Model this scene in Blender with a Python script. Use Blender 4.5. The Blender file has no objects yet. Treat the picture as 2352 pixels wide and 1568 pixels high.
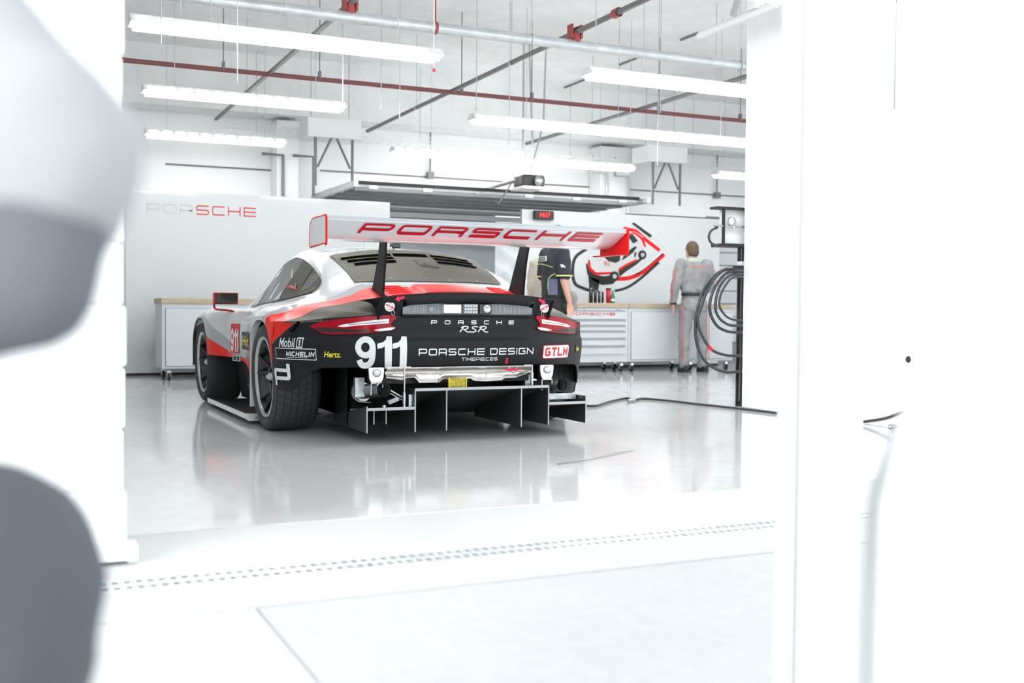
import bpy, bmesh, math, random
from mathutils import Vector, Matrix, Euler
random.seed(7)
SC = bpy.context.scene
COL = SC.collection
# ---------------------------------------------------------------- camera, world, light, exposure
EYE = Vector((0, 0, 0.84))
F_PX = 2512.53
CAMROT = Matrix(((0.9062, 0.0052, -0.4229), (-0.4228, 0.0306, -0.9057), (0.0082, 0.9995, 0.0300)))
cam_data = bpy.data.cameras.new('camera'); cam = bpy.data.objects.new('camera', cam_data); COL.objects.link(cam)
cam.matrix_world = Matrix.Translation(EYE) @ CAMROT.to_quaternion().to_matrix().to_4x4()
cam_data.sensor_width = 36; cam_data.lens = F_PX / 2352 * 36
cam_data.clip_start = .05; cam_data.clip_end = 200
cam_data.dof.use_dof = True; cam_data.dof.focus_distance = 7.9; cam_data.dof.aperture_fstop = 2.0
SC.camera = cam
world = bpy.data.worlds.new('sky'); SC.world = world; world.use_nodes = True
world.node_tree.nodes['Background'].inputs[0].default_value = (.93, .97, 1.0, 1)
world.node_tree.nodes['Background'].inputs[1].default_value = 1.25
sun_d = bpy.data.lights.new('sun', 'SUN'); sun = bpy.data.objects.new('sun', sun_d); COL.objects.link(sun)
sun_d.energy = 1.7; sun_d.angle = math.radians(25); sun.rotation_euler = Vector((.6, .4, -.2)).to_track_quat('-Z', 'Y').to_euler()
SC.view_settings.view_transform = 'Standard'; SC.view_settings.look = 'None'
SC.view_settings.exposure = 0.75; SC.view_settings.gamma = 1.0
SC.view_settings.use_curve_mapping = False
SC.cycles.max_bounces = 7; SC.cycles.diffuse_bounces = 4; SC.cycles.use_adaptive_sampling = True; SC.cycles.adaptive_threshold = .04; SC.cycles.sample_clamp_indirect = 8
LAMP = 19.5       # strength of the fluorescent tubes

def ray(x, y):
    return CAMROT @ Vector(((x - 1176) / F_PX, -(y - 784) / F_PX, -1))
def at(x, y, X=None, Y=None, Z=None):
    """point of the room seen at a pixel of the photograph, on a plane of known X, Y or Z"""
    d = ray(x, y)
    ax, val = (0, X) if X is not None else (1, Y) if Y is not None else (2, Z)
    t = (val - EYE[ax]) / d[ax]
    return EYE + t * d

# ---------------------------------------------------------------- materials
def mat(name, col, rough=.5, metal=0, coat=0, emit=0, alpha=1, trans=0, bump=None, noise=None, spec=.5, ior=1.5):
    m = bpy.data.materials.new(name); m.use_nodes = True
    nt = m.node_tree; b = nt.nodes['Principled BSDF']
    b.inputs['Base Color'].default_value = (*col, 1); b.inputs['Roughness'].default_value = rough
    b.inputs['Metallic'].default_value = metal; b.inputs['Coat Weight'].default_value = coat
    b.inputs['Coat Roughness'].default_value = .04; b.inputs['Transmission Weight'].default_value = trans
    b.inputs['Specular IOR Level'].default_value = spec; b.inputs['IOR'].default_value = ior
    if alpha < 1: b.inputs['Alpha'].default_value = alpha
    if emit:
        b.inputs['Emission Color'].default_value = (*col, 1); b.inputs['Emission Strength'].default_value = emit
    if noise:     # (scale, amount, detail, stretch)
        tc = nt.nodes.new('ShaderNodeTexCoord'); mp = nt.nodes.new('ShaderNodeMapping'); n = nt.nodes.new('ShaderNodeTexNoise')
        nt.links.new(tc.outputs['Object'], mp.inputs[0]); nt.links.new(mp.outputs[0], n.inputs['Vector'])
        if len(noise) > 3: mp.inputs['Scale'].default_value = noise[3]
        n.inputs['Scale'].default_value = noise[0]; n.inputs['Detail'].default_value = noise[2]
        r = nt.nodes.new('ShaderNodeValToRGB')
        a = noise[1]
        r.color_ramp.elements[0].position = .3; r.color_ramp.elements[1].position = .7
        r.color_ramp.elements[0].color = (*[max(0, c * (1 - a)) for c in col], 1)
        r.color_ramp.elements[1].color = (*[min(1, c * (1 + a * .5)) for c in col], 1)
        nt.links.new(n.outputs['Fac'], r.inputs[0]); nt.links.new(r.outputs[0], b.inputs['Base Color'])
    if bump:      # (scale, strength, distance)
        tc = nt.nodes.new('ShaderNodeTexCoord'); n = nt.nodes.new('ShaderNodeTexNoise'); bp = nt.nodes.new('ShaderNodeBump')
        nt.links.new(tc.outputs['Object'], n.inputs['Vector']); n.inputs['Scale'].default_value = bump[0]; n.inputs['Detail'].default_value = 5
        bp.inputs['Strength'].default_value = bump[1]; bp.inputs['Distance'].default_value = bump[2]
        nt.links.new(n.outputs['Fac'], bp.inputs['Height']); nt.links.new(bp.outputs[0], b.inputs['Normal'])
    return m
M = {}
def mk(n, *a, **k): M[n] = mat(n, *a, **k); return M[n]
mk('wall_white', (.86, .875, .88), .6, bump=(30, .1, .004))
mk('deck_paint', (.90, .91, .91), .8, noise=(2.2, .08, 8, (1, 1, 1)), bump=(6, .8, .05))
mk('block_paint', (.88, .89, .90), .55, bump=(14, .5, .01))
mk('partition', (.63, .655, .67), .22, coat=.3)
mk('cabinet', (.58, .61, .64), .35)
mk('cabinet_dark', (.25, .27, .29), .5)
mk('wood_top', (.46, .37, .27), .45, noise=(18, .25, 4, (.3, 4, 4)))
mk('galv', (.62, .65, .66), .4, metal=.6, noise=(9, .15, 4))
mk('steel', (.55, .56, .57), .25, metal=1)
mk('silver_metal', (.78, .78, .77), .3, metal=.9)
mk('dark_pipe', (.20, .20, .20), .5, metal=.3)
mk('red_pipe', (.22, .07, .075), .5)
mk('red_fitting', (.38, .06, .06), .5)
mk('lamp_body', (.86, .88, .88), .5)
mk('tube_glow', (1, 1, .98), .5, emit=LAMP)
mk('black', (.012, .012, .013), .5)
mk('black_gloss', (.012, .012, .014), .08, coat=.5)
mk('satin_black', (.009, .010, .012), .5, spec=.25)
mk('carbon', (.030, .032, .034), .36, coat=.2)
mk('carbon_edge', (.45, .46, .47), .4)
mk('taupe_black', (.085, .077, .062), .55, spec=.3)
mk('rubber', (.030, .031, .033), .68)
mk('white_paint', (.82, .84, .86), .18, coat=1)
mk('grey_paint', (.42, .44, .47), .25, coat=.6)
mk('red_paint', (.74, .006, .008), .3, spec=.2)
mk('red_dark', (.40, .004, .010), .2, spec=.4)
mk('red_lens', (.36, .0, .010), .1, spec=.3)
mk('led_white', (.82, .85, .87), .2)
mk('decal_white', (.80, .83, .84), .4)
mk('decal_red', (.62, .005, .02), .35)
mk('decal_pink', (.66, .0, .05), .4)
mk('decal_yellow', (.85, .78, .02), .4)
mk('decal_black', (.01, .01, .01), .4)
mk('glass_dark', (.030, .029, .025), .06, spec=.35)
mk('chrome', (.8, .8, .8), .1, metal=1)
mk('rim_dark', (.05, .052, .055), .28, metal=.7)
mk('rim_edge', (.50, .51, .52), .3, metal=.7)
mk('zinc', (.60, .66, .68), .3, metal=.8, noise=(25, .25, 3))
mk('heat_shield', (.72, .69, .66), .33, metal=.7, noise=(14, .12, 3))
mk('burnt', (.24, .25, .26), .4, metal=.8)
mk('gold_foil', (.45, .36, .04), .3, metal=.5, noise=(60, .5, 2))
mk('ribbed_grey', (.30, .32, .33), .45)
mk('skin', (.62, .36, .27), .5)
mk('hair_brown', (.10, .065, .042), .8)
mk('hair_grey', (.30, .28, .26), .8)
mk('overall_grey', (.27, .27, .275), .85, noise=(7, .18, 6), bump=(16, .6, .02))
mk('piping_red', (.62, .07, .05), .6)
mk('polo_dark', (.028, .030, .042), .8, bump=(14, .5, .012))
mk('polo_blue', (.13, .14, .22), .8)
mk('lime', (.66, .72, .20), .6)
mk('trouser_black', (.018, .017, .018), .85, bump=(12, .4, .01))
mk('beige_cloth', (.50, .46, .38), .85)
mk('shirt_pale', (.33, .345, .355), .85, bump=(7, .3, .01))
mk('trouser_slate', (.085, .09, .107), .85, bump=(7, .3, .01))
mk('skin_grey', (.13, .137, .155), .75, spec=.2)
mk('void', (.003, .003, .003), 1, spec=0)
mk('collar_pale', (.42, .46, .36), .8)
mk('strip_grey', (.27, .285, .285), .8)
mk('display_dark', (.06, .0, .0), .2)
mk('white_cloth', (.82, .84, .84), .9)
mk('hose', (.022, .025, .031), .35, coat=.2)
mk('bottle_green', (.03, .20, .08), .08, coat=.6)
mk('bottle_clear', (.65, .72, .76), .08, coat=.5)
mk('tumbler_red', (.50, .01, .03), .35)
mk('clock_red', (1, .01, .01), .4, emit=3.0)
mk('tarp_white', (.85, .86, .86), .8)
mk('shutter', (.33, .35, .36), .5)
mk('shutter_light', (.80, .82, .83), .45)
mk('outlet_white', (.78, .80, .80), .4)

# ---------------------------------------------------------------- mesh helpers
class MB:
    def __init__(s): s.v = []; s.f = []; s.m = []; s.smooth = []
    def add(s, vs, fs, mi=0, sm=False):
        o = len(s.v); s.v += [tuple(p) for p in vs]
        for f in fs: s.f.append([i + o for i in f]); s.m.append(mi); s.smooth.append(sm)
        return s
    def box(s, lo, hi, mi=0):
        (a, b, c), (d, e, f) = lo, hi
        a, d = min(a, d), max(a, d); b, e = min(b, e), max(b, e); c, f = min(c, f), max(c, f)
        return s.add([(a, b, c), (d, b, c), (d, e, c), (a, e, c), (a, b, f), (d, b, f), (d, e, f), (a, e, f)],
                     [(0, 3, 2, 1), (4, 5, 6, 7), (0, 1, 5, 4), (1, 2, 6, 5), (2, 3, 7, 6), (3, 0, 4, 7)], mi)
    def obox(s, c, size, rot, mi=0):
        R = Euler(rot).to_matrix(); c = Vector(c); h = [x / 2 for x in size]
        vs = [c + R @ Vector((sx * h[0], sy * h[1], sz * h[2])) for sz in (-1, 1) for sx, sy in ((-1, -1), (1, -1), (1, 1), (-1, 1))]
        return s.add(vs, [(0, 3, 2, 1), (4, 5, 6, 7), (0, 1, 5, 4), (1, 2, 6, 5), (2, 3, 7, 6), (3, 0, 4, 7)], mi)
    def cyl(s, p0, p1, r0, r1=None, n=14, mi=0, caps=True):
        r1 = r0 if r1 is None else r1
        return s.tube([p0, p1], [r0, r1], n, mi, caps)
    def tube(s, path, r, n=10, mi=0, caps=True):
        P = [Vector(p) for p in path]; k = len(P)
        R = r if isinstance(r, (list, tuple)) else [r] * k
        d0 = (P[1] - P[0]).normalized()
        up = Vector((0, 0, 1)) if abs(d0.z) < .9 else Vector((1, 0, 0))
        x = d0.cross(up).normalized(); vs = []
        for i in range(k):
            d = (P[min(i + 1, k - 1)] - P[max(i - 1, 0)]).normalized()
            x = (x - d * x.dot(d)).normalized(); y = d.cross(x)
            for j in range(n):
                a = 2 * math.pi * j / n; vs.append(P[i] + (x * math.cos(a) + y * math.sin(a)) * R[i])
        fs = [(i * n + j, i * n + (j + 1) % n, (i + 1) * n + (j + 1) % n, (i + 1) * n + j) for i in range(k - 1) for j in range(n)]
        s.add(vs, fs, mi, True)
        if caps: s.add(vs[:n], [tuple(range(n))[::-1]], mi); s.add(vs[-n:], [tuple(range(n))], mi)
        return s
    def lathe(s, prof, n=48, mi=0, axis='x', c=(0, 0, 0), closed=False):
        """prof: (along axis, radius)"""
        vs = []; c = Vector(c)
        for a, r in prof:
            for j in range(n):
                t = 2 * math.pi * j / n; y, z = r * math.cos(t), r * math.sin(t)
                vs.append(c + (Vector((a, y, z)) if axis == 'x' else Vector((z, a, y)) if axis == 'y' else Vector((y, z, a))))
        k = len(prof)
        fs = [(i * n + j, i * n + (j + 1) % n, (i + 1) % k * n + (j + 1) % n, (i + 1) % k * n + j) for i in range(k if closed else k - 1) for j in range(n)]
        return s.add(vs, fs, mi, True)
    def grid(s, rows, mi=0, sm=True, flip=False):
        n = len(rows[0]); vs = [p for r in rows for p in r]
        fs = [(i * n + j, i * n + j + 1, (i + 1) * n + j + 1, (i + 1) * n + j) for i in range(len(rows) - 1) for j in range(n - 1)]
        if flip: fs = [f[::-1] for f in fs]
        return s.add(vs, fs, mi, sm)
    def prism(s, poly, fn, h, mi=0):
        """poly 2-D outline, fn(x, y, k) -> point, k = 0 or h"""
        n = len(poly); vs = [fn(x, y, 0) for x, y in poly] + [fn(x, y, h) for x, y in poly]
        return s.add(vs, [tuple(range(n))[::-1], tuple(range(n, 2 * n))] + [(i, (i + 1) % n, (i + 1) % n + n, i + n) for i in range(n)], mi)
    def ball(s, c, r, n=12, mi=0):
        rx, ry, rz = r if isinstance(r, (tuple, list)) else (r, r, r); vs = []
        m = n // 2 + 1
        for i in range(m + 1):
            a = math.pi * i / m
            for j in range(n):
                t = 2 * math.pi * j / n
                vs.append((c[0] + rx * math.sin(a) * math.cos(t), c[1] + ry * math.sin(a) * math.sin(t), c[2] + rz * math.cos(a)))
        return s.add(vs, [(i * n + j, (i + 1) * n + j, (i + 1) * n + (j + 1) % n, i * n + (j + 1) % n) for i in range(m) for j in range(n)], mi, True)
    def build(s, name, mats, parent=None, bevel=0, loc=None, rot=None, merge=False):
        me = bpy.data.meshes.new(name); me.from_pydata(s.v, [], s.f)
        for m in (mats if isinstance(mats, (list, tuple)) else [mats]): me.materials.append(M[m] if isinstance(m, str) else m)
        me.polygons.foreach_set('material_index', s.m); me.polygons.foreach_set('use_smooth', s.smooth)
        bm = bmesh.new(); bm.from_mesh(me)
        if merge: bmesh.ops.remove_doubles(bm, verts=bm.verts, dist=1e-5)
        bmesh.ops.recalc_face_normals(bm, faces=bm.faces); bm.to_mesh(me); bm.free(); me.update()
        o = bpy.data.objects.new(name, me); COL.objects.link(o)
        if parent: o.parent = parent
        if loc: o.location = loc
        if rot: o.rotation_euler = rot
        if bevel:
            b = o.modifiers.new('bevel', 'BEVEL'); b.width = bevel; b.segments = 2; b.limit_method = 'ANGLE'
        return o
def tag(o, label=None, cat=None, group=None, kind=None):
    if label: o['label'] = label
    if cat: o['category'] = cat
    if group: o['group'] = group
    if kind: o['kind'] = kind
    return o
def thing(name, label, cat, loc=(0, 0, 0), rot=(0, 0, 0), group=None):
    o = bpy.data.objects.new(name, None); COL.objects.link(o); o.location = loc; o.rotation_euler = rot
    o.empty_display_size = .1
    return tag(o, label, cat, group)
def copy_tree(o, parent=None):
    c = o.copy(); COL.objects.link(c); c.parent = parent
    for ch in list(o.children): copy_tree(ch, c)
    return c

# ---------------------------------------------------------------- lettering
def rnd(pts, r, closed=False):
    out = []; n = len(pts)
    for i, p in enumerate(pts):
        if not closed and i in (0, n - 1): out.append(p); continue
        a = pts[i - 1]; b = pts[(i + 1) % n]
        da = math.dist(a, p) or 1e-9; db = math.dist(b, p) or 1e-9
        q = min(r, da * .49, db * .49)
        A = [p[j] + (a[j] - p[j]) * q / da for j in range(len(p))]; B = [p[j] + (b[j] - p[j]) * q / db for j in range(len(p))]
        for t in (0, .33, .67, 1):
            out.append(tuple((1-t)**2 * A[j] + 2*t*(1-t) * p[j] + t*t * B[j] for j in range(len(p))))
    return out
def stroke(pts, t, closed=False):
    """quads along a polyline, mitred"""
    n = len(pts); L = []; R = []
    for i in range(n):
        a = pts[i - 1] if (i > 0 or closed) else None; b = pts[(i + 1) % n] if (i < n - 1 or closed) else None; p = pts[i]
        def nrm(a, b):
            d = (b[0] - a[0], b[1] - a[1]); l = math.hypot(*d) or 1e-9; return (-d[1] / l, d[0] / l)
        if a and b:
            n1, n2 = nrm(a, p), nrm(p, b); m = (n1[0] + n2[0], n1[1] + n2[1]); l = math.hypot(*m) or 1
            m = (m[0] / l, m[1] / l); k = 1 / max(.5, m[0] * n1[0] + m[1] * n1[1])
        else:
            m = nrm(a or p, b or p); k = 1
        L.append((p[0] + m[0] * k * t / 2, p[1] + m[1] * k * t / 2)); R.append((p[0] - m[0] * k * t / 2, p[1] - m[1] * k * t / 2))
    q = []
    for i in range(n if closed else n - 1):
        j = (i + 1) % n
        seg = max(1, int(math.hypot(pts[j][0] - pts[i][0], pts[j][1] - pts[i][1]) / .5))
        for s in range(seg):
            u, v = s / seg, (s + 1) / seg
            ip = lambda A, B, t: (A[0] + (B[0] - A[0]) * t, A[1] + (B[1] - A[1]) * t)
            q.append([ip(L[i], L[j], u), ip(L[i], L[j], v), ip(R[i], R[j], v), ip(R[i], R[j], u)])
    return q
def wide_text(s, t=.17, w=2.0, gap=.62, r=.28, slant=0, italic_end=0):
    """extended capitals of even stroke; returns quads and total width, letter height 1"""
    out = []; x = 0
    for ch in s:
        if ch == ' ': x += w * .55; continue
        W = {'I': t, 'M': w * 1.1, 'T': w}.get(ch, w); a = t / 2; X0, X1, Y0, Y1 = a, W - a, a, 1 - a; mid = .5
        S = []
        if ch == 'P': S = [(rnd([(X0, 0), (X0, Y1), (X1, Y1), (X1, .38), (X0, .38)], r), 0)]; S[0] = ([(X0, 0), (X0, Y1)] + rnd([(X0, Y1), (X1, Y1), (X1, .36), (X0, .36)], r)[1:], 0)
        elif ch == 'O': S = [(rnd([(X0, Y0), (X0, Y1), (X1, Y1), (X1, Y0)], r, True), 1)]
        elif ch == 'D': S = [([(X0, 0), (X0, Y1)] + rnd([(X0, Y1), (X1, Y1), (X1, Y0), (X0, Y0)], r * 1.3)[1:], 0)]
        elif ch == 'R': S = [([(X0, 0), (X0, Y1)] + rnd([(X0, Y1), (X1, Y1), (X1, .40), (X0, .40)], r)[1:], 0), (rnd([(X1 - .5 * W / 2, .40), (X1, .36), (X1, 0)], r * .6), 0)]
        elif ch == 'S': S = [(rnd([(X1, Y1), (X0, Y1), (X0, .5), (X1, .5), (X1, Y0), (X0, Y0)], r), 0)]
        elif ch == 'C': S = [(rnd([(X1, Y1), (X0, Y1), (X0, Y0), (X1, Y0)], r), 0)]
        elif ch == 'G': S = [(rnd([(X1, Y1), (X0, Y1), (X0, Y0), (X1, Y0), (X1, .5), (W * .55, .5)], r * .6), 0)]
        elif ch == 'H': S = [([(X0, 0), (X0, 1)], 0), ([(X1, 0), (X1, 1)], 0), ([(X0, .5), (X1, .5)], 0)]
        elif ch == 'E': S = [([(X1 + a, Y1), (X0, Y1), (X0, Y0), (X1 + a, Y0)], 0), ([(X0, .5), (X1 + a, .5)], 0)]
        elif ch == 'I': S = [([(X0, 0), (X0, 1)], 0)]
        elif ch == 'N': S = [([(X0, 0), (X0, Y1), (X1, Y0), (X1, 1)], 0)]
        elif ch == 'M': S = [([(X0, 0), (X0, Y1), (W / 2, .3), (X1, Y1), (X1, 0)], 0)]
        elif ch == 'L': S = [([(X0, 1), (X0, Y0), (X1 + a, Y0)], 0)]
        elif ch == 'T': S = [([(0, Y1), (W, Y1)], 0), ([(W / 2, 0), (W / 2, Y1)], 0)]
        for pts, cl in S:
            for q in stroke(pts, t, bool(cl)): out.append([(px + x + slant * py, py) for px, py in q])
        x += W + gap
    return out, x - gap
def font_polys(s, bold=0.0, shear=0.0):
    """the built-in typeface as triangles and n-gons, scaled to letter height 1"""
    cu = bpy.data.curves.new('letters', 'FONT'); cu.body = s; cu.size = 1; cu.offset = bold; cu.shear = shear; cu.resolution_u = 4
    o = bpy.data.objects.new('letters', cu); COL.objects.link(o)
    dg = bpy.context.evaluated_depsgraph_get(); me = o.evaluated_get(dg).to_mesh()
    P = [[(me.vertices[i].co.x, me.vertices[i].co.y) for i in p.vertices] for p in me.polygons]
    o.evaluated_get(dg).to_mesh_clear(); bpy.data.objects.remove(o); bpy.data.curves.remove(cu)
    xs = [x for p in P for x, y in p]; ys = [y for p in P for x, y in p]
    x0, x1, y0, y1 = min(xs), max(xs), min(ys), max(ys); h = y1 - y0
    return [[((x - x0) / h, (y - y0) / h) for x, y in p] for p in P], (x1 - x0) / h
def clip_axis(poly, ax, lo, hi):
    for sgn, lim in ((1, lo), (-1, -hi)):
        out = []
        for i, p in enumerate(poly):
            q = poly[(i + 1) % len(poly)]; a, b = sgn * p[ax] - lim, sgn * q[ax] - lim
            if a >= 0: out.append(p)
            if (a > 0) != (b > 0) and a != b and a * b < 0:
                t = a / (a - b); out.append((p[0] + (q[0] - p[0]) * t, p[1] + (q[1] - p[1]) * t))
        poly = out
        if len(poly) < 3: return []
    return poly
def diced(polys, cx, cy):
    """triangulate and cut along a grid so that lettering can follow a curved panel"""
    from mathutils.geometry import tessellate_polygon
    out = []
    for P in polys:
        tris = [P] if len(P) == 3 else [[P[i] for i in t] for t in tessellate_polygon([[Vector((x, y, 0)) for x, y in P]])]
        for T in tris:
            y0, y1 = min(p[1] for p in T), max(p[1] for p in T)
            for j in range(int(math.floor(y0 / cy)), int(math.floor(y1 / cy - 1e-6)) + 1):
                R = clip_axis(T, 1, j * cy, (j + 1) * cy)
                if not R: continue
                x0, x1 = min(p[0] for p in R), max(p[0] for p in R)
                for i in range(int(math.floor(x0 / cx)), int(math.floor(x1 / cx - 1e-6)) + 1):
                    Q = clip_axis(R, 0, i * cx, (i + 1) * cx)
                    if Q: out.append(Q)
    return out
def decal(name, polys, W, box, fn, m, parent, dice=0):
    """lettering as its own thin solid: polys of height 1 and width W fitted in box = (x0, x1, y0, y1), laid on a surface by fn(x, y)"""
    x0, x1, y0, y1 = box; mb = MB()
    if dice: polys = diced(polys, dice * W / abs(x1 - x0), dice / abs(y1 - y0))
    for p in polys:
        q = [(x0 + (x1 - x0) * a / W, y0 + (y1 - y0) * b) for a, b in p]
        mb.add([fn(*c) for c in q], [tuple(range(len(q)))])
    return mb.build(name, m, parent)
# ---------------------------------------------------------------- shape curves of the racing car
# car frame: u to its right, v forward from the rear axle, w up
def herm(keys, x):
    """smooth interpolation through keys (x, a, b ...) without overshoot"""
    n = len(keys)
    if x <= keys[0][0]: return list(keys[0][1:])
    if x >= keys[-1][0]: return list(keys[-1][1:])
    i = 0
    while keys[i + 1][0] < x: i += 1
    out = []
    for c in range(1, len(keys[0])):
        def sl(j): return (keys[j + 1][c] - keys[j][c]) / (keys[j + 1][0] - keys[j][0])
        d = sl(i)
        def tan(j):
            if j == 0: return sl(0)
            if j == n - 1: return sl(n - 2)
            a, b = sl(j - 1), sl(j)
            if a * b <= 0: return 0.0
            return 2 * a * b / (a + b)
        h = keys[i + 1][0] - keys[i][0]; t = (x - keys[i][0]) / h
        m0, m1 = tan(i) * h, tan(i + 1) * h
        t2, t3 = t * t, t * t * t
        out.append((2*t3 - 3*t2 + 1) * keys[i][c] + (t3 - 2*t2 + t) * m0 + (-2*t3 + 3*t2) * keys[i + 1][c] + (t3 - t2) * m1)
    return out

R0 = [(-.90,.84),(-.8,.885),(-.6,.945),(-.35,.995),(-.25,1.03),(.15,1.19),(.4,1.262),(.8,1.306),(1.2,1.325),(1.5,1.31),(1.8,1.21),(2.1,1.05),(2.4,.88),(2.6,.83),(2.9,.75),(3.15,.62),(3.3,.50)]
R2 = [(-.9,.56,.80),(-.8,.56,.845),(-.5,.56,.93),(-.25,.56,.985),(-.2,.56,1.0),(.0,.565,1.085),(.4,.57,1.205),(.8,.54,1.262),(1.2,.53,1.288),(1.5,.54,1.26),(1.8,.58,1.13),(2.1,.64,.97),(2.4,.66,.84),(2.9,.6,.73),(3.15,.55,.6),(3.3,.5,.49)]
R3 = [(-.9,.62,.79),(-.8,.62,.825),(-.5,.655,.885),(-.2,.675,.955),(0,.685,1.035),(.15,.675,1.09),(.3,.665,1.13),(.5,.65,1.175),(.76,.635,1.215),(1.06,.625,1.238),(1.3,.635,1.218),(1.5,.665,1.13),(1.7,.72,1.0),(1.9,.79,.86),(2.05,.80,.825),(2.4,.80,.81),(2.8,.78,.72),(3.1,.7,.59),(3.3,.6,.48)]
R4 = [(-.9,.64,.78),(-.8,.66,.80),(-.5,.74,.85),(-.2,.775,.905),(.0,.785,.93),(.11,.785,.932),(.45,.785,.914),(.93,.79,.884),(1.5,.79,.86),(1.85,.825,.82),(2.1,.83,.825),(2.5,.84,.82),(2.8,.82,.74),(3.1,.74,.57),(3.3,.65,.47)]
R5 = [(-.9,.66,.785),(-.8,.70,.80),(-.5,.86,.825),(-.2,.91,.86),(0,.92,.872),(.45,.93,.868),(.9,.90,.845),(1.4,.88,.825),(1.9,.92,.825),(2.4,.98,.83),(2.7,.98,.78),(3.0,.93,.62),(3.2,.8,.48),(3.3,.72,.44)]
R6 = [(-.9,.67,.78),(-.8,.75,.79),(-.5,.95,.80),(-.2,1.03,.825),(0,1.055,.835),(.3,1.06,.83),(.6,1.03,.81),(.9,.97,.80),(1.3,.93,.79),(1.7,.98,.79),(2.1,1.06,.80),(2.4,1.08,.80),(2.7,1.07,.74),(3.0,1.0,.58),(3.2,.86,.44),(3.3,.76,.40)]
R7 = [(-.12,1.136,.765),(.06,1.142,.775),(.3,1.138,.765),(.5,1.10,.735),(.9,1.015,.725),(1.3,.965,.72),(1.7,1.01,.73),(2.1,1.11,.742),(2.47,1.135,.748),(2.8,1.12,.66),(3.05,1.04,.54),(3.25,.85,.40),(3.3,.78,.36)]
PLAN = [(-.15,-.93),(0,-.93),(.15,-.925),(.35,-.908),(.5,-.88),(.65,-.83),(.8,-.75),(.92,-.65),(1.0,-.56),(1.05,-.49),(1.09,-.415),(1.12,-.33),(1.137,-.23),(1.144,-.10),(1.146,.02)]
# plan curve as arc length table
_pl = [(0.0, 0.0, -.93)]
for _i in range(1, 241):
    _u = 1.146 * math.sin(_i / 240 * math.pi / 2)
    _v = herm(PLAN, _u)[0]
    _pl.append((_pl[-1][0] + math.hypot(_u - _pl[-1][1], _v - _pl[-1][2]), _u, _v))
S_END = _pl[-1][0]
def plan_s(s):
    a = abs(s); sg = 1 if s >= 0 else -1
    lo, hi = 0, len(_pl) - 1
    if a >= _pl[hi][0]: return sg * _pl[hi][1], _pl[hi][2] + (a - _pl[hi][0])
    while hi - lo > 1:
        m = (lo + hi) // 2
        if _pl[m][0] <= a: lo = m
        else: hi = m
    t = (a - _pl[lo][0]) / (_pl[hi][0] - _pl[lo][0])
    return sg * (_pl[lo][1] + t * (_pl[hi][1] - _pl[lo][1])), _pl[lo][2] + t * (_pl[hi][2] - _pl[lo][2])
def s_of_v(v):
    for i in range(len(_pl) - 1):
        if _pl[i][2] <= v <= _pl[i + 1][2] and _pl[i+1][2] > _pl[i][2]:
            t = (v - _pl[i][2]) / (_pl[i + 1][2] - _pl[i][2]); return _pl[i][0] + t * (_pl[i + 1][0] - _pl[i][0])
    return S_END + (v - _pl[-1][2]) if v > -.1 else 0.0
PROF = [(.25,.09),(.30,.075),(.40,.05),(.47,.025),(.52,.010),(.58,.0),(.625,.004),(.655,.028),(.68,.034),(.74,.034),(.80,.045),(.84,.06)]
WT = [(0,.805),(.52,.80),(.75,.785),(1.0,.765),(1.2,.748),(1.5,.745),(2.5,.745)]
def w_top(s): return herm(WT, abs(s))[0]
def bumper(s, w, off=0.0):
    """point of the rear bumper skin at arc length s and height w, pushed out by off"""
    u, v = plan_s(s); e = 1e-3
    u2, v2 = plan_s(s + e); u1, v1 = plan_s(s - e)
    du, dv = u2 - u1, v2 - v1; l = math.hypot(du, dv)
    nx, ny = dv / l, -du / l      # outward
    k = off - herm(PROF, w)[0] * max(0.25, 1 - abs(s) / S_END * .8)
    return (u + nx * k, v + ny * k, w)
def arch_half(w, c=.37, a=.31, b=.38, p=2.4):
    k = abs(w - c) / b
    return 0.0 if k >= 1 else a * (1 - k ** p) ** (1 / p)
def arch_top(v, v0, ar, af, c=.37, b=.38, p=2.4):
    d = v - v0; a = af if d > 0 else ar
    k = abs(d) / a
    return None if k >= 1 else c + b * (1 - k ** p) ** (1 / p)
VR, VF = .06, 2.47       # axle positions
def side_bottom(v):
    t = arch_top(v, VR, .32, .35)
    if t is not None: return t
    t = arch_top(v, VF, .35, .37)
    if t is not None: return t
    if v < VR: return .745
    if v > VF: return .30
    return herm([(.41,.13),(.5,.13),(.65,.18),(.85,.26),(1.1,.33),(1.35,.40),(1.6,.425),(2.12,.43)], v)[0]
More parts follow.
